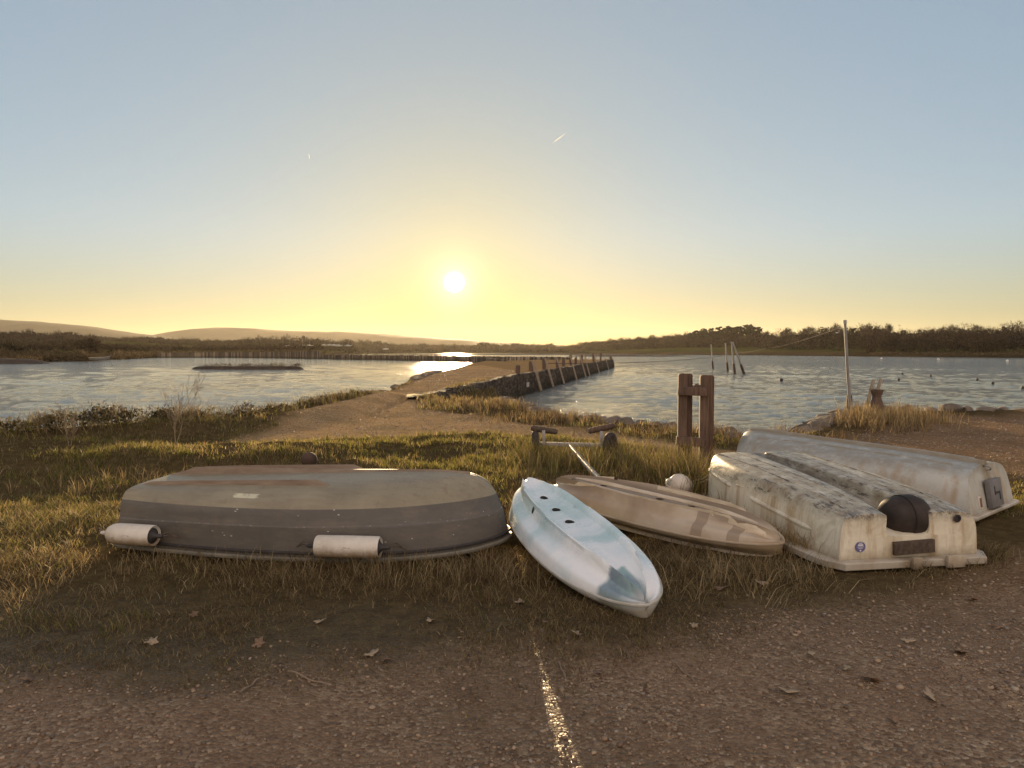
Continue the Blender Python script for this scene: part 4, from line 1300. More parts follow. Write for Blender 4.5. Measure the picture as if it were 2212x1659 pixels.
# ---- quay wall along the right side of the causeway
WALL_TOP = [(-3.15, 23.6), (-2.75, 25.4), (-2.05, 30.2), (-.95, 37.6), (.60, 46.7), (4.6, 65), (10.8, 94), (18.3, 129.6), (18.45, 131.5), (17.6, 134)]
def polyline_pts(P, step):
    out = []
    for (x1, y1), (x2, y2) in zip(P[:-1], P[1:]):
        n = max(1, int(math.hypot(x2 - x1, y2 - y1) / step))
        for i in range(n): out.append((x1 + (x2 - x1) * i / n, y1 + (y2 - y1) * i / n))
    out.append(P[-1]); return out

def mat_wall():
    m, nt, out = new_mat("rough_quay_masonry")
    g = NG(nt)
    co = g.n("ShaderNodeNewGeometry").outputs["Position"]
    sc = g.mapping(co, (.9, .9, 2.4))
    v = g.voro(sc, 2.1, out="Color"); cs = g.n("ShaderNodeSeparateColor"); g.lk(v, cs.inputs[0])
    c = g.ramp(cs.outputs[0], [(0, (.060, .047, .036)), (.5, (.105, .082, .060)), (1, (.165, .13, .096))])
    e = g.voro(sc, 2.1, 'DISTANCE_TO_EDGE')
    c = g.mix(g.ramp(e, [(.02, 1), (.07, 0)]), c, (.035, .028, .022))
    z = g.sep(co)[2]
    w = g.n("ShaderNodeMapRange"); g.lk(g.math('ADD', z, g.math('MULTIPLY', g.noise(co, 1.5, 4), .4)), w.inputs[0])
    w.inputs[1].default_value = -.95; w.inputs[2].default_value = -.35; w.inputs[3].default_value = .8; w.inputs[4].default_value = 0
    c = g.mix(w.outputs[0], c, (.028, .027, .018))
    nb = g.bump(g.math('ADD', g.ramp(e, [(0, 0), (.12, 1)]), g.math('MULTIPLY', g.noise(co, 7, 5, .7), .6)), .9, .06)
    g.bsdf(out, c, .9, nb, .04)
    return m
M_WALL = mat_wall()

def wall_strip(P, ztop, zbot, batter, capw, name, label, seed, step=.35, par=None):
    pts = polyline_pts(P, step)
    n = len(pts); cols = []
    for i, (x, y) in enumerate(pts):
        a = pts[max(i - 1, 0)]; c = pts[min(i + 1, n - 1)]
        tx, ty = c[0] - a[0], c[1] - a[1]; L = math.hypot(tx, ty); nx, ny = ty / L, -tx / L
        zt = ztop(y) + .10 * (float(vnoise(i * .35, 3.1, seed)) - .5) + .05 * (float(vnoise(i * 1.1, 8.1, seed)) - .5)
        row = [(x - nx * capw, y - ny * capw, zt - .12), (x - nx * capw, y - ny * capw, zt), (x - nx * .03, y - ny * .03, zt + .015)]
        for k in range(7):
            q = k / 6
            j = .07 * (float(vnoise(i * .6, k * 1.3, seed + 3)) - .5) + .05 * (float(vnoise(i * 1.7, k * 2.1, seed + 4)) - .5)
            off = q * batter + j + .02
            row.append((x + nx * off, y + ny * off, zt - .04 + (zbot - zt) * q))
        cols.append(row)
    m = len(cols[0]); vs = [p for r in cols for p in r]; fs = []
    for i in range(n - 1):
        for k in range(m - 1):
            fs.append((i * m + k, i * m + k + 1, (i + 1) * m + k + 1, (i + 1) * m + k))
    b = MB(); b.add(vs, fs)
    o = b.build(name, M_WALL, par, sharp=50)
    return tag(o, label, "wall") if label else o
qw = wall_strip(WALL_TOP, lambda y: .11 + .03 * float(sstep(40, 120, y)), -1.6, .32, .42, "quay_wall", "long rough stone quay wall along the causeway's right side", 5, .4)

# stone edging: rows of rough boulders along the inlet
def boulder(b, c, r, seed):
    bm = bmesh.new(); bmesh.ops.create_icosphere(bm, subdivisions=3, radius=1.0)
    ph = seed * 1.37
    rr_ = random.Random(seed)
    planes = [(Vector((rr_.gauss(0, 1), rr_.gauss(0, 1), rr_.gauss(0, .8))).normalized(), rr_.uniform(.55, .85)) for _ in range(9)]
    for v in bm.verts:
        n = v.co.copy()
        k = 1 + .30 * (float(vnoise(n.x * 1.6 + ph, n.y * 1.6 + n.z * 1.1, seed)) - .5) + .22 * (float(vnoise(n.x * 3.5 + ph, n.z * 3.5 + n.y, seed + 1)) - .5)
        q = n * k
        for pn, pd in planes:
            e = q.dot(pn) - pd
            if e > 0: q = q - pn * e * .92
        q.z = max(q.z, -.9)
        v.co = Vector((q.x * r[0], q.y * r[1], q.z * r[2]))
    m = Matrix.Translation(Vector(c)) @ Matrix.Rotation(seed * 2.1, 4, 'Z')
    bm.verts.index_update()
    b.add([m @ v.co for v in bm.verts], [[v.index for v in f.verts] for f in bm.faces]); bm.free()

def edging(P, label, rr, seed, zoff=0.0, step=.5):
    b = MB()
    rnd = random.Random(seed)
    pts = polyline_pts(P, step)
    for i, (x, y) in enumerate(pts):
        for rep in range(2):
            r = rnd.uniform(*rr)
            dz = -.30 * rep
            ox = rnd.uniform(-.08, .08); oy = rnd.uniform(-.08, .08) + .25 * rep
            boulder(b, (x + ox, y + oy, zoff + dz + rnd.uniform(-.05, .03)), (r * rnd.uniform(.9, 1.5), r * rnd.uniform(.8, 1.1), r * rnd.uniform(.55, .8)), i * 2 + rep + seed * 50)
    o = b.build("stone_edging", M_STONE, None, sharp=32)
    return tag(o, label, "stone edging")
edging([(-.35, 23.6), (.20, 21.2), (1.1, 18.1), (2.0, 16.4), (3.05, 15.3), (3.9, 14.3)], "row of rough boulders edging the inlet below the causeway", (.16, .30), 3, -.04, .34)
edging([(3.9, 14.3), (4.55, 13.4), (5.4, 13.3)], "short row of boulders behind the timber frame", (.18, .32), 4, -.03, .36)
edging([(5.45, 13.4), (6.3, 14.7), (7.3, 16.3), (8.2, 17.5), (9.5, 18.4)], "boulder bank rising to the wooden bollard", (.18, .32), 6, .03, .34)
edging([(9.6, 18.4), (10.6, 18.1), (12.5, 17.5), (15.7, 16.5), (20, 16)], "long low stone kerb along the far edge of the gravel hard", (.20, .32), 7, .10, .36)
edging([(-5.15, 37.2), (-5.3, 41), (-5.45, 46.5), (-5.3, 52)], "broken stone edging on the lagoon side of the causeway", (.18, .32), 8, .10, .5)
for i, (bx_, by_, lab) in enumerate(((-4.95, 27.6, "flat stone at the lagoon edge where the grass bank ends"), (-5.05, 31.0, "flat pale stone at the lagoon edge before the broken stone edging"))):
    b = MB(); boulder(b, (0, 0, 0), (.30, .22, .12), 400 + i); o = b.build("flat_stone", M_STONE, None, sharp=70); o.location = (bx_, by_, .05); tag(o, lab, "stone")

# ---- ladders and mooring posts on the quay
def wall_at(px):
    for (x1, y1), (x2, y2) in zip(WALL_TOP[:-3], WALL_TOP[1:-2]):
        for i in range(200):
            q = i / 200; x = x1 + (x2 - x1) * q; y = y1 + (y2 - y1) * q
            if x / y * F + CX >= px: return x, y
    return 18.2, 129
def ladder(name_lab, px, zt, zb):
    x, y = wall_at(px)
    nx, ny = .973, -.208
    t = empty("quay_ladder", (x + nx * .30, y + ny * .30, 0), math.atan2(ny, nx), name_lab, "ladder", "ladders on the quay wall")
    lean = .34
    for s in (-1, 1):
        b = MB(); b.tube([(-lean * .9, s * .24, zt), (.0, s * .24, 0.05), (lean, s * .24, zb)], .045, 8); b.build("rail", M_TIMBER2, t)
    for z in np.arange(-.02, zb + .1, -.27):
        q = (0.05 - z) / (0.05 - zb)
        b = MB(); b.tube([(lean * q + .01, -.24, z), (lean * q + .01, .24, z)], .042, 8); b.build("rung", M_TIMBER2, t)
LN = ["first", "second", "third", "fourth", "fifth", "sixth", "seventh", "eighth"]
for i, (px, zt) in enumerate(((1150, .95), (1178, 1.05), (1203, 1.0), (1232, 1.15), (1253, 1.2), (1262, 1.25), (1284, 1.2), (1306, 1.2))):
    ladder("pale timber ladder down the quay wall, %s one along from the gravel end" % LN[i], px, zt, -1.15)

PN = ["first", "second", "third", "fourth", "fifth", "sixth", "seventh", "eighth", "ninth", "tenth"]
for i, (px, hgt, dx) in enumerate(((1126, .62, 0), (1163, .78, -.3), (1190, .95, -.3), (1217, .95, -.3), (1230, .95, -.3), (1245, 1.15, -.3), (1258, .85, -.5), (1270, 1.1, -.5), (1294, 1.3, -.5), (1309, 1.25, -.6))):
    x, y = wall_at(px)
    t = MB()
    t.lathe([(.004, -.3), (.16, -.3), (.155, .2), (.150, hgt - .10), (.12, hgt - .02), (.004, hgt)], 12)
    if i in (8, 9): t.lathe([(.01, hgt - .38), (.10, hgt - .38), (.10, hgt - .28), (.01, hgt - .28)], 10, Matrix.Translation((.2, 0, 0)) @ Matrix.Rotation(.0, 4, 'Y'))
    o = t.build("mooring_post", M_TIMBER, None, sharp=50)
    o.location = (x + dx - .25, y + .2, .10); o.rotation_euler = (R(2 * math.sin(i)), R(3 * math.cos(i * 2)), 0)
    tag(o, "dark timber mooring post on the quay, %s one along from the gravel end" % PN[i], "mooring post", "mooring posts along the quay")
b = MB(); a = D(1318, 770, 129.2); c = D(1326, 793, 128.8)
b.tube([a, c], .22, 8); tag(b.build("end_pile", M_TIMBER), "slanting timber pile at the far tip of the quay", "pile")
x, y = wall_at(1129)
b = MB(); b.box((0, 0, 0), (.02, .85, .30), None, .004)
o = b.build("wall_plate", simple_mat("pale_sign_plate", (.38, .34, .28), (.50, .45, .38), 4, .6)); o.location = (x + .33, y - .8, -.55); o.rotation_euler = (0, 0, math.atan2(-.208, .973))
tag(o, "small pale blank plate fixed low on the quay wall", "plate")

# ---- timber palisade closing the lagoon
def palisade(P, ztop, name_lab, seed, step=.55, zb=-1.7):
    b = MB(); rnd = random.Random(seed)
    pts = polyline_pts(P, step)
    for i in range(len(pts) - 1):
        (x1, y1), (x2, y2) = pts[i], pts[i + 1]
        q = i / max(1, len(pts) - 2)
        zt = ztop(q) + rnd.uniform(-.10, .10) + .12 * (float(vnoise(i * .13, 1.5, seed)) - .5)
        a = math.atan2(y2 - y1, x2 - x1)
        L = math.hypot(x2 - x1, y2 - y1)
        b.box(((x1 + x2) / 2 + rnd.uniform(-.03, .03), (y1 + y2) / 2 + rnd.uniform(-.09, .09), (zt + zb) / 2), (L * rnd.uniform(.80, .97), .22, zt - zb), Euler((rnd.uniform(-.05, .05), rnd.uniform(-.03, .03), a)))
    o = b.build("timber_palisade", M_PAL, None, smooth=False)
    return tag(o, name_lab, "palisade")
def mat_pal():
    m, nt, out = new_mat("grey_brown_piles")
    g = NG(nt)
    r = g.n("ShaderNodeNewGeometry").outputs["Random Per Island"]
    c = g.ramp(r, [(0, (.055, .042, .030)), (.6, (.12, .09, .062)), (1, (.24, .19, .135))])
    z = g.sep(g.n("ShaderNodeNewGeometry").outputs["Position"])[2]
    w = g.n("ShaderNodeMapRange"); g.lk(z, w.inputs[0]); w.inputs[1].default_value = -1.0; w.inputs[2].default_value = -.3; w.inputs[3].default_value = .7; w.inputs[4].default_value = 0
    c = g.mix(w.outputs[0], c, (.03, .026, .018))
    g.bsdf(out, c, .85, None, .2)
    return m
M_PAL = mat_pal()
pal = [tuple(D(px, 772, Y))[:2] for px, Y in ((340, 318), (450, 322), (560, 305), (695, 268), (720, 250), (820, 232), (930, 210), (1040, 192), (1130, 180), (1232, 168))]
palisade(pal[:4], lambda q: 1.0 + .6 * q, "tall weathered timber palisade in front of the grassy embankment", 3, .8)
palisade(pal[3:], lambda q: .32 - .05 * q, "long low timber palisade closing the far side of the lagoon", 4, .62)
p2 = [tuple(D(px, 785, Y))[:2] for px, Y in ((1021, 129), (1040, 123), (1075, 112), (1100, 105))]
palisade(p2, lambda q: .75 - .5 * q, "short timber piling holding the causeway's lagoon corner", 5, .5)
p3 = [tuple(D(px, 785, Y))[:2] for px, Y in ((1106, 128), (1125, 134), (1150, 140))]
for i, px in enumerate((1103, 1113, 1118, 1123, 1128, 1136, 1142)):
    a = D(px, 781 + (i % 3), 118 + i); b = MB()
    b.tube([(0, 0, -1.6), (.05 * (i % 3 - 1), 0, .15), (.08 * (i % 3 - 1), 0, .75)], [.16, .14, .10], 8)
    o = b.build("timber_stake", M_TIMBER2); o.location = (a.x, a.y, 0)
    tag(o, "short pale stake in the row before the palisade by the causeway", "stake", "stakes by the palisade")

# ---- mooring poles out in the inlet
POLES = []
for (xt, yt, xb, yb, Y, lab) in ((1536, 744, 1540, 795, 120, "slim mooring pole, shortest and farthest of four in the inlet"), (1567, 741, 1572, 801, 104, "slim mooring pole second from the shore end of the four in the inlet"),
                                 (1580, 738, 1587, 806, 92, "upright mooring pole just beside the slanting one"), (1583, 739, 1607, 807, 90, "slanting mooring pole standing in the inlet water")):
    a = D(xb, yb, Y); c = D(xt, yt, Y)
    a = a + (a - c) * .35
    t = empty("mooring_pole", a, label=lab, cat="mooring pole", group="mooring poles in the inlet")
    d = c - a
    b = MB(); b.tube([d * 0, d * .5, d], [.125, .11, .09], 10); b.build("shaft", M_POLE, t)
    b = MB(); b.tube([d * .0, d * .30, d * .48], [.20, .18, .15], 10); b.build("sleeve", M_RUST, t)
    POLES.append(c)

# ---- lines
def line(p0, p1, sag, r, lab, n=40):
    b = MB(); pts = []
    for i in range(n + 1):
        q = i / n
        p = Vector(p0).lerp(Vector(p1), q); p.z -= sag * 4 * q * (1 - q); pts.append(p)
    b.tube(pts, r, 6)
    tag(b.build("mooring_line", M_DROPE), lab, "line")
wx_, wy_ = wall_at(1190)
line((wx_ - .3, wy_, .62), D(1567, 768, 104), .35, .030, "long mooring line from the quay posts to the middle pole")
line(MAST_TOP - Vector((0, 0, .12)), D(1655, 752, 60), .12, .005, "thin line running from the mast top out over the water")
line(D(1655, 752, 60), D(1582, 762, 92), .15, .010, "thin line dropping to the pole in the inlet")
line(D(1536, 747, 120), D(1420, 772, 132), .3, .028, "line from the farthest pole towards the quay tip")
line(D(1350, 790, 96), D(1260, 789, 88), .2, .025, "slack pale line floating beside the quay")

# ---- buoys on the water
def wbuoy(px, py, r, m, lab, grp):
    Y = (CAMZ - WATER) / ((py - HOR) / F)
    p = D(px, py, Y)
    b = MB(); b.lathe([(.004, -.8 * r), (.6 * r, -.7 * r), (.95 * r, -.2 * r), (r, .15 * r), (.8 * r, .65 * r), (.45 * r, .92 * r), (.12 * r, 1.0 * r), (.12 * r, 1.35 * r), (.004, 1.38 * r)], 16)
    o = b.build("mooring_buoy", m, None, sharp=50)
    o.location = (p.x, p.y, WATER + .35 * r)
    tag(o, lab, "buoy", grp)
M_DBUOY = simple_mat("dark_buoy", (.02, .018, .016), (.05, .04, .03), 4, .5)
M_WBUOY = simple_mat("white_buoy", (.60, .57, .50), (.72, .70, .64), 4, .5)
wbuoy(1688, 822, .17, M_DBUOY, "single dark buoy on the inlet nearest the timber frame", "buoys on the inlet")
for (zx, zy) in ((1520, 402), (1682, 415), (1500, 437), (1946, 437), (2035, 458), (2206, 484), (1880, 352), (2030, 357)):
    wbuoy((1550 + zx * .4295) * .8848, (740 + zy * .4295) * .8848, .13, M_DBUOY, "small dark mooring buoy dotted on the open water beyond the hard", "small dark buoys on the water")
for (zx, zy) in ((1125, 309), (885, 305), (690, 299)):
    wbuoy((1550 + zx * .4295) * .8848, (740 + zy * .4295) * .8848, .30, M_DBUOY, "dark buoy close under the wooded far shore", "dark buoys under the far shore")
for (zx, zy) in ((1402, 315), (1726, 321), (2117, 330)):
    wbuoy((1550 + zx * .4295) * .8848, (740 + zy * .4295) * .8848, .34, M_WBUOY, "white buoy floating off the wooded far shore", "white buoys off the far shore")
# ------------------------------------------------------------------ hills
def ridge(prof, Y, thick, mat, name, seed, zb=-2.0):
    xs = np.arange(prof[0][0], prof[-1][0] + .1, 6.0)
    ys = np.interp(xs, [p[0] for p in prof], [p[1] for p in prof])
    ys = np.convolve(np.pad(ys, 4, mode='edge'), np.ones(9) / 9, 'valid')
    V = []; f4 = []; rows = 14
    for r in range(rows + 1):
        q = r / rows
        yy = Y - thick * (1 - q)
        for px, py in zip(xs, ys):
            top = D(px, py, Y)
            prof_z = zb + (top.z - zb) * math.sin(q * math.pi / 2) ** .9
            x = top.x * (yy / Y)
            V.append((x, yy, prof_z + (5.0 * (float(vnoise(x * .012, yy * .012, seed)) - .5) if 0 < r < rows else 0)))
    n = len(xs)
    for px, py in zip(xs, ys):       # back slope
        top = D(px, py, Y); V.append((top.x * 1.3, Y * 1.3, zb))
    rows += 1
    for r in range(rows):
        for i in range(n - 1):
            f4.append((r * n + i, r * n + i + 1, (r + 1) * n + i + 1, (r + 1) * n + i))
    o = np_mesh(name, V, None, f4, mat, None, True)
    return tag(o, kind="structure")
m_hill, nt, out = new_mat("down_land"); g = NG(nt)
co = g.n("ShaderNodeNewGeometry").outputs["Position"]
g.bsdf(out, g.ramp(g.noise(g.mapping(co, (1, .4, 1)), .006, 5, .6), [(.35, (.050, .046, .026)), (.65, (.10, .085, .048))]), .9, None, .1)
ridge([(-900, 676), (-300, 680), (0, 691), (100, 697), (190, 705), (250, 714), (300, 721), (380, 730), (500, 745), (640, 757)], 3600, 900, m_hill, "hill", 2)
ridge([(180, 752), (270, 735), (345, 722), (370, 716), (410, 711), (480, 708), (540, 709), (600, 714), (650, 716), (700, 716), (760, 718), (850, 723), (930, 729), (1000, 733), (1060, 738), (1150, 744), (1300, 750), (1600, 756)], 4300, 1000, m_hill, "hill", 3)

# ------------------------------------------------------------------ trees
def rand_dirs(n, rg, up=.0):
    v = rg.normal(size=(n, 3)); v[:, 2] = v[:, 2] + up
    return v / np.linalg.norm(v, axis=1, keepdims=True)

def leafy_cluster(c, rx, ry, rz, n, size, rg, twig=False, col=(.06, .045, .03), var=.35, flat=0.0):
    """n small faces through an uneven crown; returns V (n*k,3), colours, face width k"""
    lobes = max(4, int(5 + rx * .8))
    ld = rand_dirs(lobes, rg, .35) * rg.uniform(.35, .72, (lobes, 1))
    lr = rg.uniform(.32, .55, lobes)
    pick = rg.integers(0, lobes, n)
    d = rand_dirs(n, rg, .15)
    rad = rg.uniform(.45, 1.0, n) ** .6
    p = (ld[pick] + d * (lr[pick] * rad)[:, None])
    p[:, 2] = np.where(p[:, 2] < -.75, -.75 + .1 * rg.random(n), p[:, 2])
    P = np.array(c) + p * np.array([rx, ry, rz])
    tone = np.clip(rg.normal(1, var, n), .35, 2.0) * (0.85 + .3 * rg.random(lobes))[pick]
    C = np.ones((n, 4)); C[:, :3] = np.array(col) * tone[:, None]
    s = size * rg.uniform(.6, 1.4, n)
    if twig:
        out = p / (np.linalg.norm(p, axis=1, keepdims=True) + 1e-6)
        ax = out * .75 + rand_dirs(n, rg, .35) * .6
        ax /= np.linalg.norm(ax, axis=1, keepdims=True)
        sd = np.cross(ax, rand_dirs(n, rg)); sd /= np.linalg.norm(sd, axis=1, keepdims=True) + 1e-9
        V = np.stack([P - sd * (s * .09)[:, None], P + sd * (s * .09)[:, None], P + ax * (s * 1.7)[:, None]], 1)
        return V.reshape(-1, 3), np.repeat(C, 3, 0), 3
    u = rand_dirs(n, rg); w = np.cross(u, rand_dirs(n, rg)); w /= np.linalg.norm(w, axis=1, keepdims=True) + 1e-9
    if flat: u[:, 2] *= 1 - flat; w[:, 2] *= 1 - flat
    V = np.stack([P - u * s[:, None] * .5, P + w * s[:, None] * .35, P + u * s[:, None] * .5, P - w * s[:, None] * .35], 1)
    return V.reshape(-1, 3), np.repeat(C, 4, 0), 4

class Bag:
    def __init__(s): s.v3 = []; s.c3 = []; s.v4 = []; s.c4 = []
    def add(s, r):
        V, C, k = r
        if k == 3: s.v3.append(V); s.c3.append(C)
        else: s.v4.append(V); s.c4.append(C)
    def solid(s, mb, col):
        """triangulated plain geometry with one colour"""
        V = np.array(mb.v); tris = []
        for f in mb.f:
            for i in range(1, len(f) - 1): tris.append((f[0], f[i], f[i + 1]))
        T = V[np.array(tris).ravel()]
        s.v3.append(T); C = np.ones((len(T), 4)); C[:, :3] = col; s.c3.append(C)
    def build(s, name, mat, parent=None):
        V = np.concatenate(s.v3 + s.v4); C = np.concatenate(s.c3 + s.c4)
        n3 = sum(len(v) for v in s.v3); n4 = sum(len(v) for v in s.v4)
        f3 = np.arange(n3).reshape(-1, 3) if n3 else None
        f4 = (n3 + np.arange(n4)).reshape(-1, 4) if n4 else None
        return np_mesh(name, V, f3, f4, mat, parent, False, {"col": C})
M_FOL = vcol_leaf_mat("winter_foliage", .8, .18, .1)

def profile(P, px): return np.interp(px, [p[0] for p in P], [p[1] for p in P])

def wood(name, P, px0, px1, shore_off, rows, row_gap, wpx, col, seed, leaf, nper, label=None, twig_frac=.35, lo=.45, kind="stuff", Yfix=None):
    rg = np.random.default_rng(seed)
    bag = Bag()
    for r in range(rows):
        px = px0 + rg.uniform(0, wpx)
        while px < px1:
            if Yfix: Y = Yfix + r * row_gap + rg.uniform(-.3, .3) * row_gap
            else:
                base = float(np.interp(px, [q[0] for q in FAR_SHORE], [q[1] for q in FAR_SHORE]))
                Y = base + shore_off + r * row_gap + rg.uniform(-.35, .35) * row_gap
            fr = lo + (1 - lo) * (r + 1.0) / rows if rows > 1 else 1
            ytop = profile(P, px)
            ypx = HOR - (HOR - ytop) * min(1, fr) + rg.uniform(-1.2, 3.0)
            x = (px - CX) / F * Y
            zt = D(px, ypx + 1.5, Y).z
            gzv = gz(x, Y)
            hh = max(zt - gzv, 2.5)
            w = wpx * 1.5 / F * Y * rg.uniform(.75, 1.35)
            rz = hh * .52; cz = gzv + hh * .50
            c = np.array(col) * rg.uniform(.72, 1.3) * np.array([1, rg.uniform(.9, 1.08), rg.uniform(.85, 1.1)])
            n = int(nper * rg.uniform(.8, 1.2))
            bag.add(leafy_cluster((x, Y, cz), w * .62, w * .55, rz, n, leaf * Y / 400, rg, False, c))
            bag.add(leafy_cluster((x, Y, cz + rz * .12), w * .66, w * .58, rz * 1.04, int(n * twig_frac * 2.2), leaf * .95 * Y / 400, rg, True, c * 1.1))
            px += wpx * rg.uniform(.6, 1.2)
    o = bag.build(name, M_FOL)
    tag(o, label, kind=kind)
    return o

RIGHT_P = [(1190, 752), (1225, 746), (1250, 739), (1310, 731), (1380, 726), (1450, 719), (1490, 716), (1560, 716), (1640, 716), (1655, 723), (1670, 720), (1690, 713), (1760, 707), (1800, 703), (1850, 703),
           (1900, 704), (1918, 712), (1935, 713), (1960, 710), (2010, 706), (2060, 703), (2120, 707), (2170, 703), (2240, 702), (2500, 700)]
wood("woodland", RIGHT_P, 1860, 2420, 14, 4, 15, 19, (.046, .030, .022), 11, .85, 620, "bare brown woodland on the right-hand shore")
wood("woodland", RIGHT_P, 1640, 1910, 75, 3, 22, 18, (.046, .031, .022), 12, .80, 600, "bare brown wood above the field across the inlet")
wood("woodland", [(a, b + 2) for a, b in RIGHT_P], 1225, 1660, 150, 4, 26, 15, (.048, .034, .023), 13, .75, 520, "wooded slope across the inlet before the pines")
# pines on the rise
PINE_P = [(1490, 715), (1510, 713), (1530, 711), (1550, 708), (1580, 705), (1610, 702), (1628, 703), (1642, 713)]
def pine(px, i):
    rg = np.random.default_rng(500 + i)
    Y = 770 + rg.uniform(-25, 25)
    x = (px - CX) / F * Y; zt = D(px, profile(PINE_P, px) + rg.uniform(-1.5, 1.5), Y).z; z0 = gz(x, Y)
    t = empty("pine_tree", (x, Y, z0), label="dark flat-topped pine in the clump on the wooded rise", cat="tree", group="pines on the rise")
    hh = zt - z0
    b = MB(); b.tube([(0, 0, -1), (.2, 0, hh * .5), (0, 0, hh * .93)], [.5, .38, .15], 7); b.build("trunk", M_TIMBER, t)
    bag = Bag()
    for k in range(6):
        a = rg.uniform(0, 6.28); q = rg.uniform(.55, .97)
        bag.add(leafy_cluster((math.cos(a) * 2.2, math.sin(a) * 2.2, hh * q), 3.0, 3.0, 1.5, 120, 1.5, rg, False, (.030, .032, .016), .3, .3))
    bag.add(leafy_cluster((0, 0, hh * .5), 4.2, 4.2, hh * .40, 260, 1.9, rg, False, (.034, .033, .018)))
    bag.build("crown", M_FOL, t)
for i, px in enumerate(np.arange(1494, 1642, 7.2)): pine(float(px), i)

LEFT_P = [(-300, 715), (0, 715), (60, 713), (85, 716), (110, 718), (150, 717), (190, 721), (230, 726), (280, 729), (330, 727), (345, 729), (420, 731), (470, 733), (520, 731), (570, 727), (640, 725), (680, 728), (720, 735), (770, 734),
          (800, 736), (850, 740), (900, 742), (950, 744), (990, 745), (1030, 745), (1042, 737), (1060, 738), (1075, 743), (1100, 741), (1150, 743), (1180, 741), (1215, 746), (1300, 747)]
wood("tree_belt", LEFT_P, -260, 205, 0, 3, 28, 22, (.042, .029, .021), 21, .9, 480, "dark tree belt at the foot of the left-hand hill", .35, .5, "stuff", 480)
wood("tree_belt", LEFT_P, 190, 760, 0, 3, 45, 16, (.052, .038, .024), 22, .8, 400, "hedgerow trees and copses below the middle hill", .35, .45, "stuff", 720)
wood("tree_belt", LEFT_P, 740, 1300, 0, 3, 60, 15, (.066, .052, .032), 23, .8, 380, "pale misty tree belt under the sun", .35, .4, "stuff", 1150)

SCRUB_P = [(-300, 741), (0, 742), (100, 744), (190, 746), (215, 750.5), (395, 750), (430, 742), (560, 742), (690, 743), (760, 748), (1000, 752), (1260, 753)]
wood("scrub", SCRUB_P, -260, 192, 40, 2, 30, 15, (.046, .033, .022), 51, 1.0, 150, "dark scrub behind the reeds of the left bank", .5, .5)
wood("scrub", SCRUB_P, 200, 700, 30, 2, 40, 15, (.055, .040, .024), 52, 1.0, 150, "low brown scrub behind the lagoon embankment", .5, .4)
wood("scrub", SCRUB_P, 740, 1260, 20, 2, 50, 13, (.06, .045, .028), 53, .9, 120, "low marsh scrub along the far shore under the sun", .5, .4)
# single bare trees that break the skyline
def bare_tree(px, ybase, ytop, Y, wpx, lab, seed, col=(.07, .05, .034)):
    rg = np.random.default_rng(seed)
    x = (px - CX) / F * Y
    zb = D(px, ybase, Y).z; zt = D(px, ytop, Y).z
    z0 = min(zb, gz(x, Y)) ; hh = zt - z0
    t = empty("bare_tree", (x, Y, z0), label=lab, cat="tree", group="bare trees on the far shore")
    b = MB(); lim = MB()
    b.tube([(0, 0, -.6), (.1, 0, hh * .3), (-.05, 0, hh * .55)], [hh * .035, hh * .026, hh * .018], 8); b.build("trunk", M_TIMBER, t)
    bag = Bag(); wr = wpx / 2 / F * Y
    for k in range(15):
        a = rg.uniform(0, 6.28); e = rg.uniform(.25, 1.0)
        p0 = Vector((0, 0, hh * rg.uniform(.28, .55)))
        p2 = Vector((math.cos(a) * wr * e, math.sin(a) * wr * e, hh * (1.0 - .30 * e * e) * rg.uniform(.82, 1.0)))
        p1 = p0.lerp(p2, .5) + Vector((0, 0, -.05 * hh))
        lim.tube([p0, p1, p2], [hh * .013, hh * .009, hh * .004], 5, False)
        bag.add(leafy_cluster(tuple(p0.lerp(p2, .85)), wr * .36, wr * .36, hh * .11, 42, Y / 400 * .95, rg, True, col))
    bag.solid(lim, np.array(col) * .8)
    bag.build("crown", M_FOL, t)
for i, (px, yb, yt, Y, w, lab) in enumerate((
    (2190, 735, 692, 352, 62, "broad bare tree breaking the skyline at the photo's right edge"), (1914, 735, 697, 470, 26, "slender bare tree standing above the wood just past the mast"),
    (1657, 735, 716, 640, 26, "small bare tree in the gap beside the pines"), (1745, 730, 702, 560, 34, "bare spreading tree on the wood's crest between pines and mast"),
    (1700, 732, 708, 560, 26, "low bare tree on the crest right of the pine clump"), (1806, 730, 699, 520, 30, "bare round tree on the crest just left of the mast top"),
    (1870, 730, 698, 480, 36, "bare wide tree on the crest just right of the mast"), (2105, 732, 701, 370, 40, "bare feathery tree on the right-hand wood's crest"), (2060, 732, 700, 372, 44, "bare domed tree at the high point of the right-hand wood"))):
    bare_tree(px, yb, yt, Y, w, lab, 900 + i)

# bush on the left bank, standing alone before the field
def bush(name, px, py, ytop, Y, wpx, lab, seed, col, n=900, leaf=.35, cat="bush"):
    rg = np.random.default_rng(seed)
    x = (px - CX) / F * Y; z0 = gz(x, Y); zt = D(px, ytop, Y).z; hh = zt - z0; w = wpx / 2 / F * Y
    t = empty(name, (x, Y, z0), label=lab, cat=cat)
    st = MB()
    for k in range(9):
        a = rg.uniform(0, 6.28); e = rg.uniform(.2, .8)
        st.tube([(0, 0, -.2), (math.cos(a) * w * e * .5, math.sin(a) * w * e * .5, hh * .45), (math.cos(a) * w * e, math.sin(a) * w * e, hh * rg.uniform(.7, .95))], [hh * .02, hh * .014, hh * .006], 5)
    st.build("stems", M_TIMBER, t)
    bag = Bag()
    bag.add(leafy_cluster((0, 0, hh * .5), w, w, hh * .5, n, leaf, rg, False, col))
    bag.add(leafy_cluster((0, 0, hh * .55), w * 1.05, w * 1.05, hh * .52, n, leaf * 2.2, rg, True, col))
    bag.build("foliage", M_FOL, t)
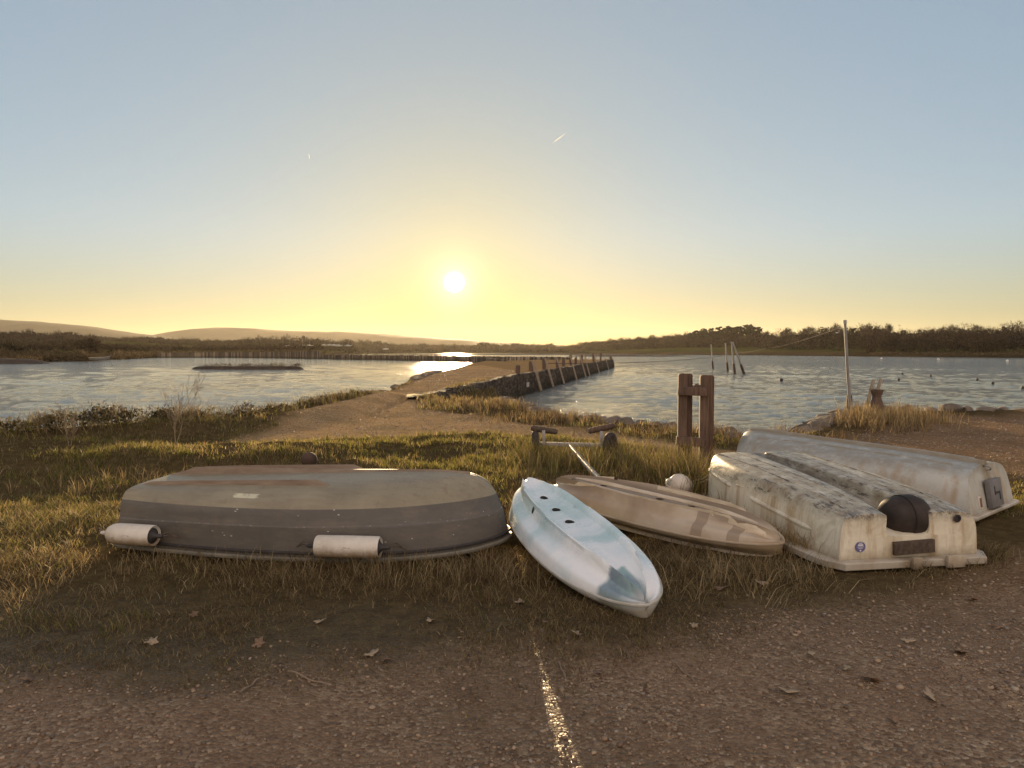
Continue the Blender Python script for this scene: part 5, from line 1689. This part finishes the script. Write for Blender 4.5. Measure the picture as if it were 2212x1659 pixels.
bush("bush", 190, 760, 734, 222, 70, "round bare brown bush on the lagoon's left bank", 41, (.07, .05, .03), 1000, .5)
bush("bush", 20, 765, 748, 192, 60, "low dark bush on the left bank near the picture edge", 42, (.05, .04, .024), 700, .5)

# small open boat drawn up in the gap of the left bank
p = D(216, 767, 212)
t = empty("rowing_boat", (p.x, p.y, WATER + .25), R(4), "small grey open boat lying in the gap of the left bank", "boat")
s2 = [[(-2.9, .75, .75), (-2.9, .6, .1), (-2.9, 0, -.05)], [(-1, 1.0, .72), (-1, .8, .05), (-1, 0, -.1)], [(1.4, .8, .85), (1.3, .5, .15), (1.2, 0, 0)], [(3.0, .02, 1.15), (2.7, .01, .5), (2.4, 0, .2)]]
grid_mb(loft(s2, 6, 4)).build("hull", simple_mat("grey_boat_paint", (.16, .16, .15), (.26, .25, .23), 2, .6), t)
lp = loft(s2, 6, 4); rim_mb([tuple(q) for q in lp[:, 0]] + [tuple(q) for q in lp[::-1, -1]], .14, .12, True).build("gunwale", M_WRIM, t)

# moored yachts under the far trees: bare masts and glinting hulls
def yacht(px, py, Y, mh, seed):
    p = D(px, py, Y)
    t = empty("moored_yacht", (p.x, p.y, p.z), R(20 * math.sin(seed * 2.3)), "tiny white yacht laid up with a bare mast under the far trees", "yacht", "yachts under the far trees")
    b = grid_mb(loft([[(-3.6, 1.0, 1.0), (-3.6, .7, .3), (-3.5, 0, 0)], [(0, 1.35, 1.0), (0, 1.0, .2), (0, 0, -.2)], [(4.2, .02, 1.3), (3.6, .01, .6), (3, 0, .2)]], 5, 3)); b.build("hull", M_WBUOY, t)
    b = MB(); b.box((-.4, 0, 1.25), (2.8, 1.5, .55), None, .1); b.build("cabin", M_WBUOY, t)
    b = MB(); b.tube([(.6, 0, .9), (.6, 0, mh)], [.13, .08], 6); b.build("mast", M_POLE, t)
for i, (px, py, Y, mh) in enumerate(((610, 749, 700, 13), (625, 749, 705, 11), (652, 748, 700, 14), (668, 748, 700, 12), (700, 747, 695, 14), (712, 747, 690, 13), (722, 747, 690, 13), (732, 748, 690, 12), (752, 748, 690, 6), (833, 755, 900, 24))):
    yacht(px, py, Y, mh, i)

# contrails and gulls
m_ct, nt, out = new_mat("contrail_vapour"); g = NG(nt)
_t = g.n("ShaderNodeBsdfTranslucent"); _t.inputs[0].default_value = (.9, .9, .9, 1)
_d = g.n("ShaderNodeBsdfDiffuse"); _d.inputs[0].default_value = (.9, .9, .9, 1)
_m = g.n("ShaderNodeMixShader"); _m.inputs[0].default_value = .85
g.lk(_d.outputs[0], _m.inputs[1]); g.lk(_t.outputs[0], _m.inputs[2]); g.lk(_m.outputs[0], out.inputs["Surface"])
def contrail(a, b, Y, r, lab):
    m = MB(); p, q = D(a[0], a[1], Y), D(b[0], b[1], Y)
    m.tube([Vector((0, 0, 0)), (q - p) * .3, (q - p) * .7, (q - p)], [r * .15, r * .8, r, r * .5], 10)
    o = m.build("contrail", m_ct); o.location = p; tag(o, lab, "contrail")
contrail((1222, 288), (1196, 307), 9000, 5.0, "short slanting white contrail high above the causeway")
contrail((667, 333), (669, 343), 9000, 4.5, "tiny upright white contrail high above the lagoon")

def gull(px, py, Y, s, yaw, lab):
    p = D(px, py, Y)
    t = empty("gull", p, yaw, lab, "gull")
    b = MB(); b.tube([(-.28 * s, 0, 0), (-.12 * s, 0, 0), (.05 * s, 0, .01 * s), (.2 * s, 0, .03 * s), (.27 * s, 0, .03 * s), (.31 * s, 0, .02 * s)], [.015 * s, .06 * s, .075 * s, .05 * s, .035 * s, .008 * s], 8)
    for sd in (-1, 1):
        b.add([(.06 * s, sd * .05 * s, .03 * s), (.12 * s, sd * .32 * s, .16 * s), (.02 * s, sd * .66 * s, .10 * s), (-.06 * s, sd * .34 * s, .14 * s), (-.08 * s, sd * .05 * s, .03 * s),
               (.06 * s, sd * .05 * s, .015 * s), (.12 * s, sd * .32 * s, .145 * s), (-.06 * s, sd * .34 * s, .125 * s), (-.08 * s, sd * .05 * s, .015 * s)],
              [(0, 1, 3, 4), (1, 2, 3), (5, 8, 7, 6), (6, 7, 2), (0, 5, 6, 1), (4, 3, 7, 8), (1, 6, 2), (3, 2, 7)])
    b.build("body", M_WBUOY, t)
gull(1808, 719, 160, 1.2, R(30), "white gull flying low left of the mast")
gull(1943, 703, 200, 1.2, R(-40), "white gull flying before the right-hand wood")
# ------------------------------------------------------------------ grass and gravel
def heightv(x, y): return height(x, y)
M_GRASS = vcol_leaf_mat("grass_blades", .55, .58, .25)
M_STRAW = vcol_leaf_mat("dry_straw", .7, .35, .2)

BOATS_FOOT = [  # ground covered by the upturned hulls: (x, y, angle, half length, half width)
    (GD_POS[0], GD_POS[1], GD_ANG, 1.50, .62), (WD_C[0], WD_C[1], WD_A, 1.2, .55), (gyc.x, gyc.y, GY_A, 1.32, .60),
    (.41, 5.32, math.atan2(-2.2, .78), 1.05, .28), (1.26, 6.27, math.atan2(-1.55, 1.68), 1.0, .28)]
def under_boat(x, y):
    m = np.zeros(len(x), bool)
    for (cx_, cy_, a, hl, hw) in BOATS_FOOT:
        dx, dy = x - cx_, y - cy_
        u = dx * math.cos(a) + dy * math.sin(a); v = -dx * math.sin(a) + dy * math.cos(a)
        m |= (np.abs(u) / hl) ** 3 + (np.abs(v) / hw) ** 3 < 1
    return m

GREENS = np.array([[.14, .140, .026], [.18, .165, .034], [.12, .120, .026], [.22, .185, .048], [.26, .20, .060]])
STRAWS = np.array([[.30, .22, .105], [.24, .170, .080], [.36, .28, .15], [.20, .135, .065]])
BROWNS = np.array([[.12, .080, .040], [.16, .105, .052], [.095, .062, .032], [.20, .14, .07]])

class Blades:
    def __init__(s): s.p = []
    def add(s, x, y, z, h, w, lean, az, col, curl=.4):
        s.p.append((x, y, z, h, w, lean, az, col, np.full(len(x), curl)))
    def build(s, name, mat, label=None):
        x, y, z, h, w, lean, az, col, curl = [np.concatenate([p[i] for p in s.p]) for i in range(9)]
        n = len(x)
        rg = np.random.default_rng(n)
        f = rg.uniform(0, 2 * np.pi, n)
        sx, sy = np.cos(f) * w / 2, np.sin(f) * w / 2
        lx, ly = np.cos(az), np.sin(az)
        V = np.zeros((n, 5, 3), np.float32)
        V[:, 0] = np.stack([x - sx, y - sy, z], -1); V[:, 1] = np.stack([x + sx, y + sy, z], -1)
        mx, my, mz = x + lx * lean * h * curl, y + ly * lean * h * curl, z + h * .58
        V[:, 2] = np.stack([mx + sx * .75, my + sy * .75, mz], -1); V[:, 3] = np.stack([mx - sx * .75, my - sy * .75, mz], -1)
        V[:, 4] = np.stack([x + lx * lean * h, y + ly * lean * h, z + h * np.sqrt(np.clip(1 - (lean * .55) ** 2, .08, 1))], -1)
        i = np.arange(n, dtype=np.int32)[:, None] * 5
        f4 = i + np.array([[0, 1, 2, 3]]); f3 = i + np.array([[3, 2, 4]])
        C = np.ones((n, 5, 4), np.float32); C[:, :, :3] = col[:, None, :]
        o = np_mesh(name, V.reshape(-1, 3), f3, f4, mat, None, False, {"col": C.reshape(-1, 4)})
        return tag(o, label, kind="stuff")

def pick(pal, n, rg, var=.22):
    c = pal[rg.integers(0, len(pal), n)] * np.clip(rg.normal(1, var, n), .5, 1.7)[:, None]
    return c

def scatter(n, x0, x1, y0, y1, rg):
    return rg.uniform(x0, x1, n), rg.uniform(y0, y1, n)

def gravel_amt(x, y):
    wob = (fbm(x * 1.3, y * 1.3, 21, 4) - .5) * 1.1; wob2 = (fbm(x * 4, y * 4, 22, 3) - .5) * .5
    a = sstep(-.25, .35, poly_sd(x, y, PATH) + wob * .5 + wob2 * .3)
    b = sstep(-.25, .35, poly_sd(x, y, RIGHT_GRAVEL) + wob * .4 + wob2 * .3)
    c = sstep(-.30, .35, poly_sd(x, y, FRONT_GRAVEL) + wob * .35 + wob2 * .5)
    return np.maximum(np.maximum(a, b), c)

rg = np.random.default_rng(101)

def turf(n, x0, x1, y0, y1, hfun, wid, palfun, bl, tuft=.35, lean=(.15, .8), keep=None, glim=.5):
    x, y = scatter(n, x0, x1, y0, y1, rg)
    # pull part of the blades together into tufts
    k = int(n * tuft)
    if k:
        tx, ty = scatter(max(4, k // 26), x0, x1, y0, y1, rg)
        t = rg.integers(0, len(tx), k)
        x[:k] = tx[t] + rg.normal(0, .035, k); y[:k] = ty[t] + rg.normal(0, .035, k)
    inland = poly_sd(x, y, NEAR_LAND)
    ga = gravel_amt(x, y)
    ok = (inland > .05) & (ga < glim * rg.uniform(.3, 1.6, n)) & ~under_boat(x, y)
    clump = fbm(x * 1.2, y * 1.2, 55, 4)
    ok &= rg.random(n) < np.clip((clump - .30) * 3.4, .06, 1)
    if keep is not None: ok &= keep(x, y)
    tuf = np.zeros(n, bool); tuf[:k] = True
    x, y, tuf, clump = x[ok], y[ok], tuf[ok], clump[ok]
    m = len(x)
    h = hfun(x, y) * rg.uniform(.55, 1.35, m) * (.55 + .9 * clump) * np.where(tuf, 1.35, 1)
    w = wid * rg.uniform(.6, 1.3, m)
    col = palfun(x, y, m)
    le = rg.uniform(lean[0], lean[1], m)
    az = rg.uniform(0, 6.283, m)
    bl.add(x, y, heightv(x, y) - .012, h, w, le, az, col)

def mixpal(frac):
    def f(x, y, m):
        q = frac(x, y) if callable(frac) else np.full(m, frac)
        s = rg.random(m) < q + (fbm(x * .8, y * .8, 66, 3) - .5) * .5
        return np.where(s[:, None], pick(STRAWS, m, rg), pick(GREENS, m, rg))
    return f

# short turf behind the boats
bl = Blades()
turf(62000, -9.5, 6.0, 6.9, 10.5, lambda x, y: .050 + .03 * sstep(7, 10, y), .0075, mixpal(.38), bl)
turf(52000, -11, 5.5, 10.0, 14.5, lambda x, y: .065 + 0 * x, .010, mixpal(.34), bl)
turf(16000, -10, 4.0, 14.0, 24.0, lambda x, y: .09 + 0 * x, .016, mixpal(.55), bl)
# sunlit rough grass at the left of the green dinghy
turf(52000, -6.6, -2.2, 4.0, 7.4, lambda x, y: .062 + 0 * x, .0060, mixpal(.55), bl, .5, (.3, 1.1))
turf(12000, 3.6, 8.5, 6.8, 10.5, lambda x, y: .05 + 0 * x, .008, mixpal(.45), bl, keep=lambda x, y: x > 3.6 + .0 * y)
# causeway verges
turf(9000, -5.6, -2.2, 22, 48, lambda x, y: .14 + 0 * x, .022, mixpal(.6), bl, glim=.4)
turf(9000, -3.2, .6, 19.5, 38, lambda x, y: .16 + 0 * x, .022, mixpal(.75), bl, glim=.6)
bl.build("grass", M_GRASS)

# thin dead grass in the shade in front of the boats
bl = Blades()
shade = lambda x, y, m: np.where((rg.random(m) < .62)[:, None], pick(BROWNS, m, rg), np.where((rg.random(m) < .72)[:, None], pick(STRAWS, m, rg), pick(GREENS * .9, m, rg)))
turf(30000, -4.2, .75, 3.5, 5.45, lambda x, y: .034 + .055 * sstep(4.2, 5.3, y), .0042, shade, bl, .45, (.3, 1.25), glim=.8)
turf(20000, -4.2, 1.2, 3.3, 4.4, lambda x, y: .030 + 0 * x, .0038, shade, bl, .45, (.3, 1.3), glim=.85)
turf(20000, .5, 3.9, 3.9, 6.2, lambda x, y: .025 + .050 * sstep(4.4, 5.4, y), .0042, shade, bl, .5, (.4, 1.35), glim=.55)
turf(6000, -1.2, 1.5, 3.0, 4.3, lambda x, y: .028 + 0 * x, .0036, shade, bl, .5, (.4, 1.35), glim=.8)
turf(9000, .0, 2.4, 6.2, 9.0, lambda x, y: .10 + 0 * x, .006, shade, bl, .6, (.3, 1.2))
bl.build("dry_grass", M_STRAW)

# long pale stalks: along the gunwale, between the kayaks, around the trolley and the posts
bl = Blades()
def stalks(n, cx_, cy_, sx, sy, h, pal=STRAWS, w=.0048, lean=(.1, .9), tuft=6, seed=0):
    r2 = np.random.default_rng(700 + seed)
    k = max(1, n // tuft)
    tx, ty = r2.normal(cx_, sx, k), r2.normal(cy_, sy, k)
    i = r2.integers(0, k, n)
    x = tx[i] + r2.normal(0, .03, n); y = ty[i] + r2.normal(0, .03, n)
    ok = ~under_boat(x, y) & (poly_sd(x, y, NEAR_LAND) > .02)
    x, y = x[ok], y[ok]; m = len(x)
    bl.add(x, y, heightv(x, y) - .01, h * r2.uniform(.5, 1.4, m), w * r2.uniform(.7, 1.3, m), r2.uniform(lean[0], lean[1], m), r2.uniform(0, 6.283, m), pick(pal, m, r2), .35)
stalks(420, -.55, 5.05, .55, .13, .17, seed=1)
stalks(300, -1.6, 5.15, .6, .12, .12, seed=2)
stalks(260, -2.3, 5.35, .5, .12, .12, seed=3)
stalks(380, 1.35, 4.95, .35, .22, .17, seed=4, lean=(.3, 1.3))
stalks(260, 1.95, 5.05, .30, .18, .14, seed=5, lean=(.3, 1.3))
stalks(260, 2.28, 5.62, .10, .08, .21, seed=6, pal=STRAWS * np.array([1.1, 1.0, .75]))
stalks(500, 1.75, 6.75, .25, .2, .22, seed=30, pal=np.concatenate([STRAWS, BROWNS]), w=.006)
stalks(500, 1.9, 8.2, .35, .4, .24, seed=31, pal=np.concatenate([STRAWS, GREENS, BROWNS]), w=.006)
stalks(350, 2.32, 5.75, .14, .18, .20, seed=32, w=.005)
stalks(1900, .95, 10.1, .55, .40, .30, seed=7, pal=np.concatenate([STRAWS, GREENS]), w=.007)
stalks(420, .35, 10.4, .16, .18, .34, seed=8, pal=np.concatenate([STRAWS, GREENS]), w=.007)
stalks(420, 1.55, 10.2, .16, .22, .34, seed=9, pal=np.concatenate([STRAWS, GREENS]), w=.007)
stalks(420, 2.5, 9.5, .30, .22, .26, seed=10, pal=np.concatenate([BROWNS, GREENS]), w=.006)
stalks(420, .15, 6.9, .5, .22, .20, seed=11, pal=np.concatenate([STRAWS, BROWNS]), w=.006)
stalks(300, -2.9, 7.3, .45, .25, .18, seed=12, pal=np.concatenate([STRAWS, BROWNS]), w=.006)
stalks(700, -4.2, 5.6, .9, .6, .11, seed=13, pal=STRAWS, w=.005, lean=(.4, 1.4))
stalks(500, -4.6, 8.6, .8, .5, .20, seed=14, pal=np.concatenate([STRAWS, BROWNS]), w=.006)
# tan grass at the bollard and along the inlet edge
stalks(1300, 8.2, 15.8, .60, .5, .34, seed=15, pal=STRAWS, w=.011, lean=(.05, .4))
stalks(500, 8.95, 16.4, .40, .45, .36, seed=16, pal=STRAWS, w=.011, lean=(.05, .35))
stalks(700, 7.0, 14.6, .7, .45, .30, seed=17, pal=np.concatenate([STRAWS, BROWNS]), w=.010, lean=(.1, .7))
stalks(700, 3.3, 13.6, .9, .35, .24, seed=18, pal=np.concatenate([STRAWS, BROWNS]), w=.009)
stalks(500, 4.7, 12.4, .5, .3, .26, seed=19, pal=np.concatenate([STRAWS, BROWNS]), w=.009)
stalks(800, 1.2, 16.6, .9, .7, .26, seed=20, pal=np.concatenate([STRAWS, BROWNS]), w=.012)
stalks(700, -.6, 20.4, .9, .8, .28, seed=21, pal=np.concatenate([STRAWS, BROWNS]), w=.015)
stalks(600, 1.90, 8.0, .13, .25, .46, seed=36, pal=np.concatenate([STRAWS, GREENS, BROWNS]), w=.008, lean=(.05, .5))
stalks(700, 1.95, 8.9, .3, .25, .36, seed=33, pal=np.concatenate([STRAWS, GREENS, BROWNS]), w=.006)
stalks(500, -3.2, 4.6, .5, .3, .10, seed=34, w=.0045, lean=(.4, 1.4))
stalks(260, .35, 4.6, .5, .35, .10, seed=35, w=.004, lean=(.5, 1.5))
bl.build("tall_dry_grass", M_STRAW)

# lagoon bank: bramble and coarse grass, humped like the photo's outline
BANK = [(-26, 12.0), (-14, 11.9), (-9.6, 12.1), (-8.2, 12.3), (-7.2, 13.2), (-6.4, 14.4), (-5.7, 16.3), (-5.2, 18.5), (-5.0, 22), (-4.9, 26)]
BANK_H = [.38, .34, .34, .34, .46, .36, .40, .40, .30, .18]
bag = Bag(); bl = Blades(); r2 = np.random.default_rng(31)
for (a, b_, h0, h1) in zip(BANK[:-1], BANK[1:], BANK_H[:-1], BANK_H[1:]):
    L = math.hypot(b_[0] - a[0], b_[1] - a[1])
    steps = int(L / .34) + 1
    for i in range(steps):
        q = (i + r2.random()) / steps
        x = a[0] + (b_[0] - a[0]) * q; y = a[1] + (b_[1] - a[1]) * q
        hh = (h0 + (h1 - h0) * q) * r2.uniform(.75, 1.2)
        for k in range(3):
            ox, oy = r2.normal(0, .22), r2.uniform(-.7, .75)
            hz_ = hh * (1 - .45 * abs(oy) / .8) * r2.uniform(.7, 1.1)
            z0 = gz(x + ox, y + oy)
            bag.add(leafy_cluster((x + ox, y + oy, max(z0, -.4) + hz_ * .45), .34, .34, hz_ * .55, 80, .050, r2, False, tuple(np.array((.085, .066, .030)) * r2.uniform(.7, 1.3))))
            bag.add(leafy_cluster((x + ox, y + oy, max(z0, -.4) + hz_ * .5), .36, .36, hz_ * .58, 45, .06, r2, True, tuple(np.array((.13, .092, .050)) * r2.uniform(.7, 1.3))))
        n = 80
        bx = x + r2.normal(0, .3, n); by_ = y + r2.normal(0, .42, n)
        ok = poly_sd(bx, by_, NEAR_LAND) > -.7
        bx, by_ = bx[ok], by_[ok]; m = len(bx)
        if m: bl.add(bx, by_, np.maximum(heightv(bx, by_), -.35) - .02, hh * r2.uniform(.5, 1.25, m), .008 * r2.uniform(.7, 1.5, m), r2.uniform(.1, .9, m), r2.uniform(0, 6.28, m), pick(np.concatenate([STRAWS, BROWNS, GREENS]), m, r2), .35)
bag.build("bramble", vcol_leaf_mat("bramble_leaves", .6, .35, .2)); tag(bpy.data.objects["bramble"], "low bramble and rough grass along the lagoon bank", kind="stuff")
bl.build("bank_grass", M_STRAW)

# reeds on the far left bank and the embankment, tufts on the islet
bag = Bag(); r2 = np.random.default_rng(33)
for px in np.arange(-120, 345, 2.4):
    base = float(np.interp(px, [q[0] for q in FAR_SHORE], [q[1] for q in FAR_SHORE]))
    if 186 < px < 246: continue
    for k in range(2):
        Y = base + 1.5 + k * 3.5 + r2.uniform(-.8, .8); x = (px + r2.uniform(-1.5, 1.5) - CX) / F * Y; z0 = gz(x, Y)
        hh = r2.uniform(1.4, 2.4) * (.75 + .5 * float(vnoise(px * .05, 2.2, 8)))
        c = np.array((.15, .105, .055)) * r2.uniform(.6, 1.25)
        bag.add(leafy_cluster((x, Y, z0 + hh * .45), .55 + Y / 500, .7, hh * .55, 46, .42, r2, True, tuple(c)))
        bag.add(leafy_cluster((x, Y, z0 + hh * .3), .6 + Y / 500, .7, hh * .42, 26, .5, r2, False, tuple(c * .7)))
for px in np.arange(345, 1000, 2.6):
    Y = float(np.interp(px, [345, 450, 560, 690, 700, 1000], [326, 330, 314, 276, 272, 204])) + 1.5
    x = (px - CX) / F * Y
    hz_ = float(np.interp(px, [345, 560, 690, 702, 1000], [1.2, 1.7, 1.8, .34, .25])) * r2.uniform(.85, 1.15)
    bag.add(leafy_cluster((x, Y, hz_ - .2), 1.2, 1.0, .55 if px < 695 else .3, 26, .45, r2, True, tuple(np.array((.14, .10, .052)) * r2.uniform(.6, 1.2))))
for i in range(90):
    a = r2.uniform(-8.2, 8.2); x = -41.2 + a; y = 113.5 + r2.uniform(-1.4, 1.2); hh = r2.choice([.25, .3, .4, .9], p=[.4, .3, .22, .08])
    bag.add(leafy_cluster((x, y, WATER + .42 + hh * .4), .5, .4, hh * .7, 20, .22, r2, True, (.085, .06, .036)))
for i in range(70):
    x = -121 + r2.uniform(-13, 15); y = 164 + r2.uniform(-3, 2)
    bag.add(leafy_cluster((x, y, WATER + 1.15), .7, .6, .55, 20, .3, r2, True, (.16, .11, .055)))
for i in range(60):
    x = 66 + r2.uniform(-34, 24); y = 400 + r2.uniform(-5, 3)
    bag.add(leafy_cluster((x, y, WATER + .9), 1.6, 1.0, .5, 22, .5, r2, True, (.12, .085, .046)))
for px in np.arange(1880, 2330, 3.0):
    Y = float(np.interp(px, [q[0] for q in FAR_SHORE], [q[1] for q in FAR_SHORE])) + 5
    x = (px - CX) / F * Y
    bag.add(leafy_cluster((x, Y, gz(x, Y) + .5), 1.2, 1.0, .9, 22, .5, r2, True, tuple(np.array((.19, .13, .07)) * r2.uniform(.6, 1.2))))
bag.build("reeds", M_FOL); tag(bpy.data.objects["reeds"], "tan reeds fringing the far banks and islet", kind="stuff")

# bare sapling on the turf at the left
def sapling(x, y, hh, lab, seed, spread=.5):
    r3 = random.Random(seed)
    t = empty("bare_sapling", (x, y, gz(x, y) - .03), label=lab, cat="sapling")
    st = MB(); br = MB()
    def grow(b, p, d, L, r, lev):
        pts = [p]; rad = [r]
        for i in range(5):
            d = (d + Vector((r3.uniform(-.16, .16), r3.uniform(-.16, .16), .05))).normalized()
            pts.append(pts[-1] + d * L / 5); rad.append(r * (1 - .15 * (i + 1)))
        b.tube(pts, rad, 5)
        if lev < 3:
            for i in range(2, 6):
                for _ in range(2 if lev == 0 else 1):
                    nd = (d + Vector((r3.uniform(-1, 1), r3.uniform(-1, 1), r3.uniform(0, .6))) * spread * 1.3).normalized()
                    grow(br, pts[i], nd, L * r3.uniform(.38, .62), max(rad[i] * .55, .0022), lev + 1)
    for k in range(2):
        grow(st, Vector((.02 * k, 0, 0)), Vector((r3.uniform(-.3, .3), r3.uniform(-.2, .2), 1)).normalized(), hh * (1 - .25 * k), .0075, 0)
    m = simple_mat("pale_twig", (.16, .11, .065), (.26, .19, .12), 20, .8)
    st.build("stem", m, t); br.build("twigs", m, t)
p = G(378, 990); sapling(p.x, p.y, .72, "pale bare branching sapling on the turf, taller of the two at the left", 5)
p = G(150, 985); sapling(p.x, p.y, .40, "short bare twiggy sapling at the foot of the bramble bank", 9, .6)

# ---- loose stones on the gravel: one merged spread of pebbles
def pebbles():
    base = []
    bm = bmesh.new(); bmesh.ops.create_icosphere(bm, subdivisions=1, radius=1.0)
    V0 = np.array([v.co[:] for v in bm.verts]); F0 = np.array([[v.index for v in f.verts] for f in bm.faces]); bm.free()
    r3 = np.random.default_rng(44)
    variants = [V0 * (1 + .38 * (r3.random(len(V0)) - .5))[:, None] for _ in range(12)]
    X = []; 
    def lay(n, x0, x1, y0, y1, smin, smax, thr=.5, pw=2.2, zsq=.55):
        x, y = scatter(n, x0, x1, y0, y1, r3)
        dens = fbm(x * 1.6, y * 1.6, 91, 4)
        ok = (gravel_amt(x, y) > thr * r3.random(n)) & (r3.random(n) < np.clip((dens - .25) * 2.4, .05, 1)) & (poly_sd(x, y, NEAR_LAND) > .3) & ~under_boat(x, y)
        x, y = x[ok], y[ok]
        s = smin + (smax - smin) * r3.random(len(x)) ** pw
        X.append((x, y, s))
    lay(40000, -3.3, 3.6, 1.9, 4.4, .0024, .011, .55, 3.4)
    lay(420, -3.3, 3.6, 1.9, 4.5, .009, .020, .6, 3.0)
    lay(18000, -8.5, 4.5, 10.5, 24, .006, .022, .7, 2.2)
    lay(8000, -5, 3, 24, 60, .014, .036, .6, 1.8)
    lay(14000, 4.5, 14, 8.5, 18, .006, .020, .7, 2.2)
    lay(5000, 1.5, 6.5, 3.0, 6.0, .004, .016, .7, 2.6)
    x = np.concatenate([q[0] for q in X]); y = np.concatenate([q[1] for q in X]); s = np.concatenate([q[2] for q in X])
    n = len(x); z = heightv(x, y)
    a = r3.uniform(0, 6.283, n); el = r3.uniform(.75, 1.5, n); fl = r3.uniform(.35, .75, n)
    vi = r3.integers(0, 12, n)
    VV = np.stack(variants)[vi]
    VV = VV * np.stack([s * el, s, s * fl], -1)[:, None, :]
    tl = r3.normal(0, .3, n)
    vy = VV[:, :, 1] * np.cos(tl)[:, None] - VV[:, :, 2] * np.sin(tl)[:, None]; vz = VV[:, :, 1] * np.sin(tl)[:, None] + VV[:, :, 2] * np.cos(tl)[:, None]
    vx = VV[:, :, 0]
    px_ = vx * np.cos(a)[:, None] - vy * np.sin(a)[:, None] + x[:, None]; py_ = vx * np.sin(a)[:, None] + vy * np.cos(a)[:, None] + y[:, None]
    pz_ = vz + (z + s * fl * .30)[:, None]
    V = np.stack([px_, py_, pz_], -1).reshape(-1, 3)
    k = VV.shape[1]
    f3 = (np.arange(n)[:, None, None] * k + F0[None]).reshape(-1, 3)
    pal = np.array([[.30, .205, .125], [.22, .145, .085], [.165, .105, .062], [.29, .205, .13], [.26, .20, .145], [.125, .085, .058], [.33, .255, .175]])
    pr_ = np.array([.22, .24, .20, .12, .10, .09, .03])
    col = pal[r3.choice(len(pal), n, p=pr_)] * np.clip(r3.normal(1, .15, n), .6, 1.5)[:, None]
    C = np.ones((n, k, 4)); C[:, :, :3] = col[:, None]
    o = np_mesh("gravel", V, f3, None, vcol_mat("flint_gravel", .55, .4), None, True, {"col": C.reshape(-1, 4)})
    tag(o, "loose brown flint gravel", kind="stuff")
pebbles()

# ---- dead leaves and twigs lying about
def leaf_mesh(seed):
    r3 = random.Random(seed)
    n = 36; vs = [(0, 0, 0)]; fs = []
    for i in range(n):
        a = 2 * math.pi * i / n
        lob = 1 + .28 * math.cos(5 * a + .3) + .10 * math.cos(11 * a + seed)
        r = .038 * lob * (1.25 if abs(math.sin(a / 2)) > .8 else 1)
        x, y = r * math.cos(a) * 1.3, r * math.sin(a)
        z = .012 * math.sin(2 * a + seed) + .35 * abs(y) * abs(y) * 12 * r3.uniform(.8, 1.2)
        vs.append((x, y, z))
    for i in range(n): fs.append((0, i + 1, (i + 1) % n + 1))
    b = MB(); b.add(vs, fs); b.tube([(-.045, 0, .004), (-.085, .006, .010)], .0016, 5)
    return b
m_leafs = [vcol_leaf_mat("x")] and []
for nm, c1, c2 in (("pale_dead_leaf", (.28, .20, .12), (.36, .27, .17)), ("brown_dead_leaf", (.15, .085, .045), (.24, .15, .085))):
    m_leafs.append(simple_mat(nm, c1, c2, 30, .7, .3, 60, .002))
src = []
for k in range(4):
    o = leaf_mesh(k).build("dead_leaf", m_leafs[k % 2], None, sharp=80)
    sm = o.modifiers.new("thickness", 'SOLIDIFY'); sm.thickness = .0012
    src.append(o)
LP = [(1125, 1305), (1178, 1352), (800, 1415), (835, 1428), (1312, 1318), (1370, 1262), (1500, 1352), (1880, 1475), (1832, 1452), (2075, 1418), (1960, 1392), (2100, 1300), (1640, 1262), (560, 1395), (690, 1350), (1050, 1255),
      (930, 1345), (1290, 1460), (1750, 1420), (1930, 1560), (330, 1395), (420, 1330), (2010, 1510), (1560, 1275), (1245, 1375), (60, 1475), (1700, 1500), (2160, 1360)]
r3 = random.Random(12)
for i, (px, py) in enumerate(LP):
    o = src[i] if i < 4 else src[i % 4].copy()
    if i >= 4: COL.objects.link(o)
    p = G(px, py); s = r3.uniform(.45, .8)
    o.location = (p.x, p.y, gz(p.x, p.y) + .016); o.rotation_euler = (r3.uniform(-.5, .5), r3.uniform(-.4, .4), r3.uniform(0, 6.28)); o.scale = (s, s, s)
    tag(o, "curled dead leaf lying on the shaded ground before the boats", "dead leaf", "dead leaves before the boats")
for i, (pa, pb, lab) in enumerate((((622, 1452), (713, 1482), "thin straight dead twig lying across the gravel below the green dinghy"), ((1206, 1432), (1222, 1470), "bent pale twig lying in the sunlit streak of gravel"),
                                   ((1452, 1430), (1500, 1475), "thin curved twig on the gravel before the blue kayak"), ((560, 1470), (520, 1500), "short dark twig on the gravel at the left"))):
    a = G(*pa); c = G(*pb); b = MB()
    pts = [a.lerp(c, q) + Vector((0, .02 * math.sin(q * 3.1) * (1 if i % 2 else .3), gz(*a.lerp(c, q)[:2]) + .010 + .006 * math.sin(q * 9))) for q in [k / 10 for k in range(11)]]
    b.tube(pts, [.0042] * 10 + [.0022], 6)
    tag(b.build("twig", simple_mat("dead_twig", (.18, .125, .075), (.28, .20, .13), 20, .8)), lab, "twig")
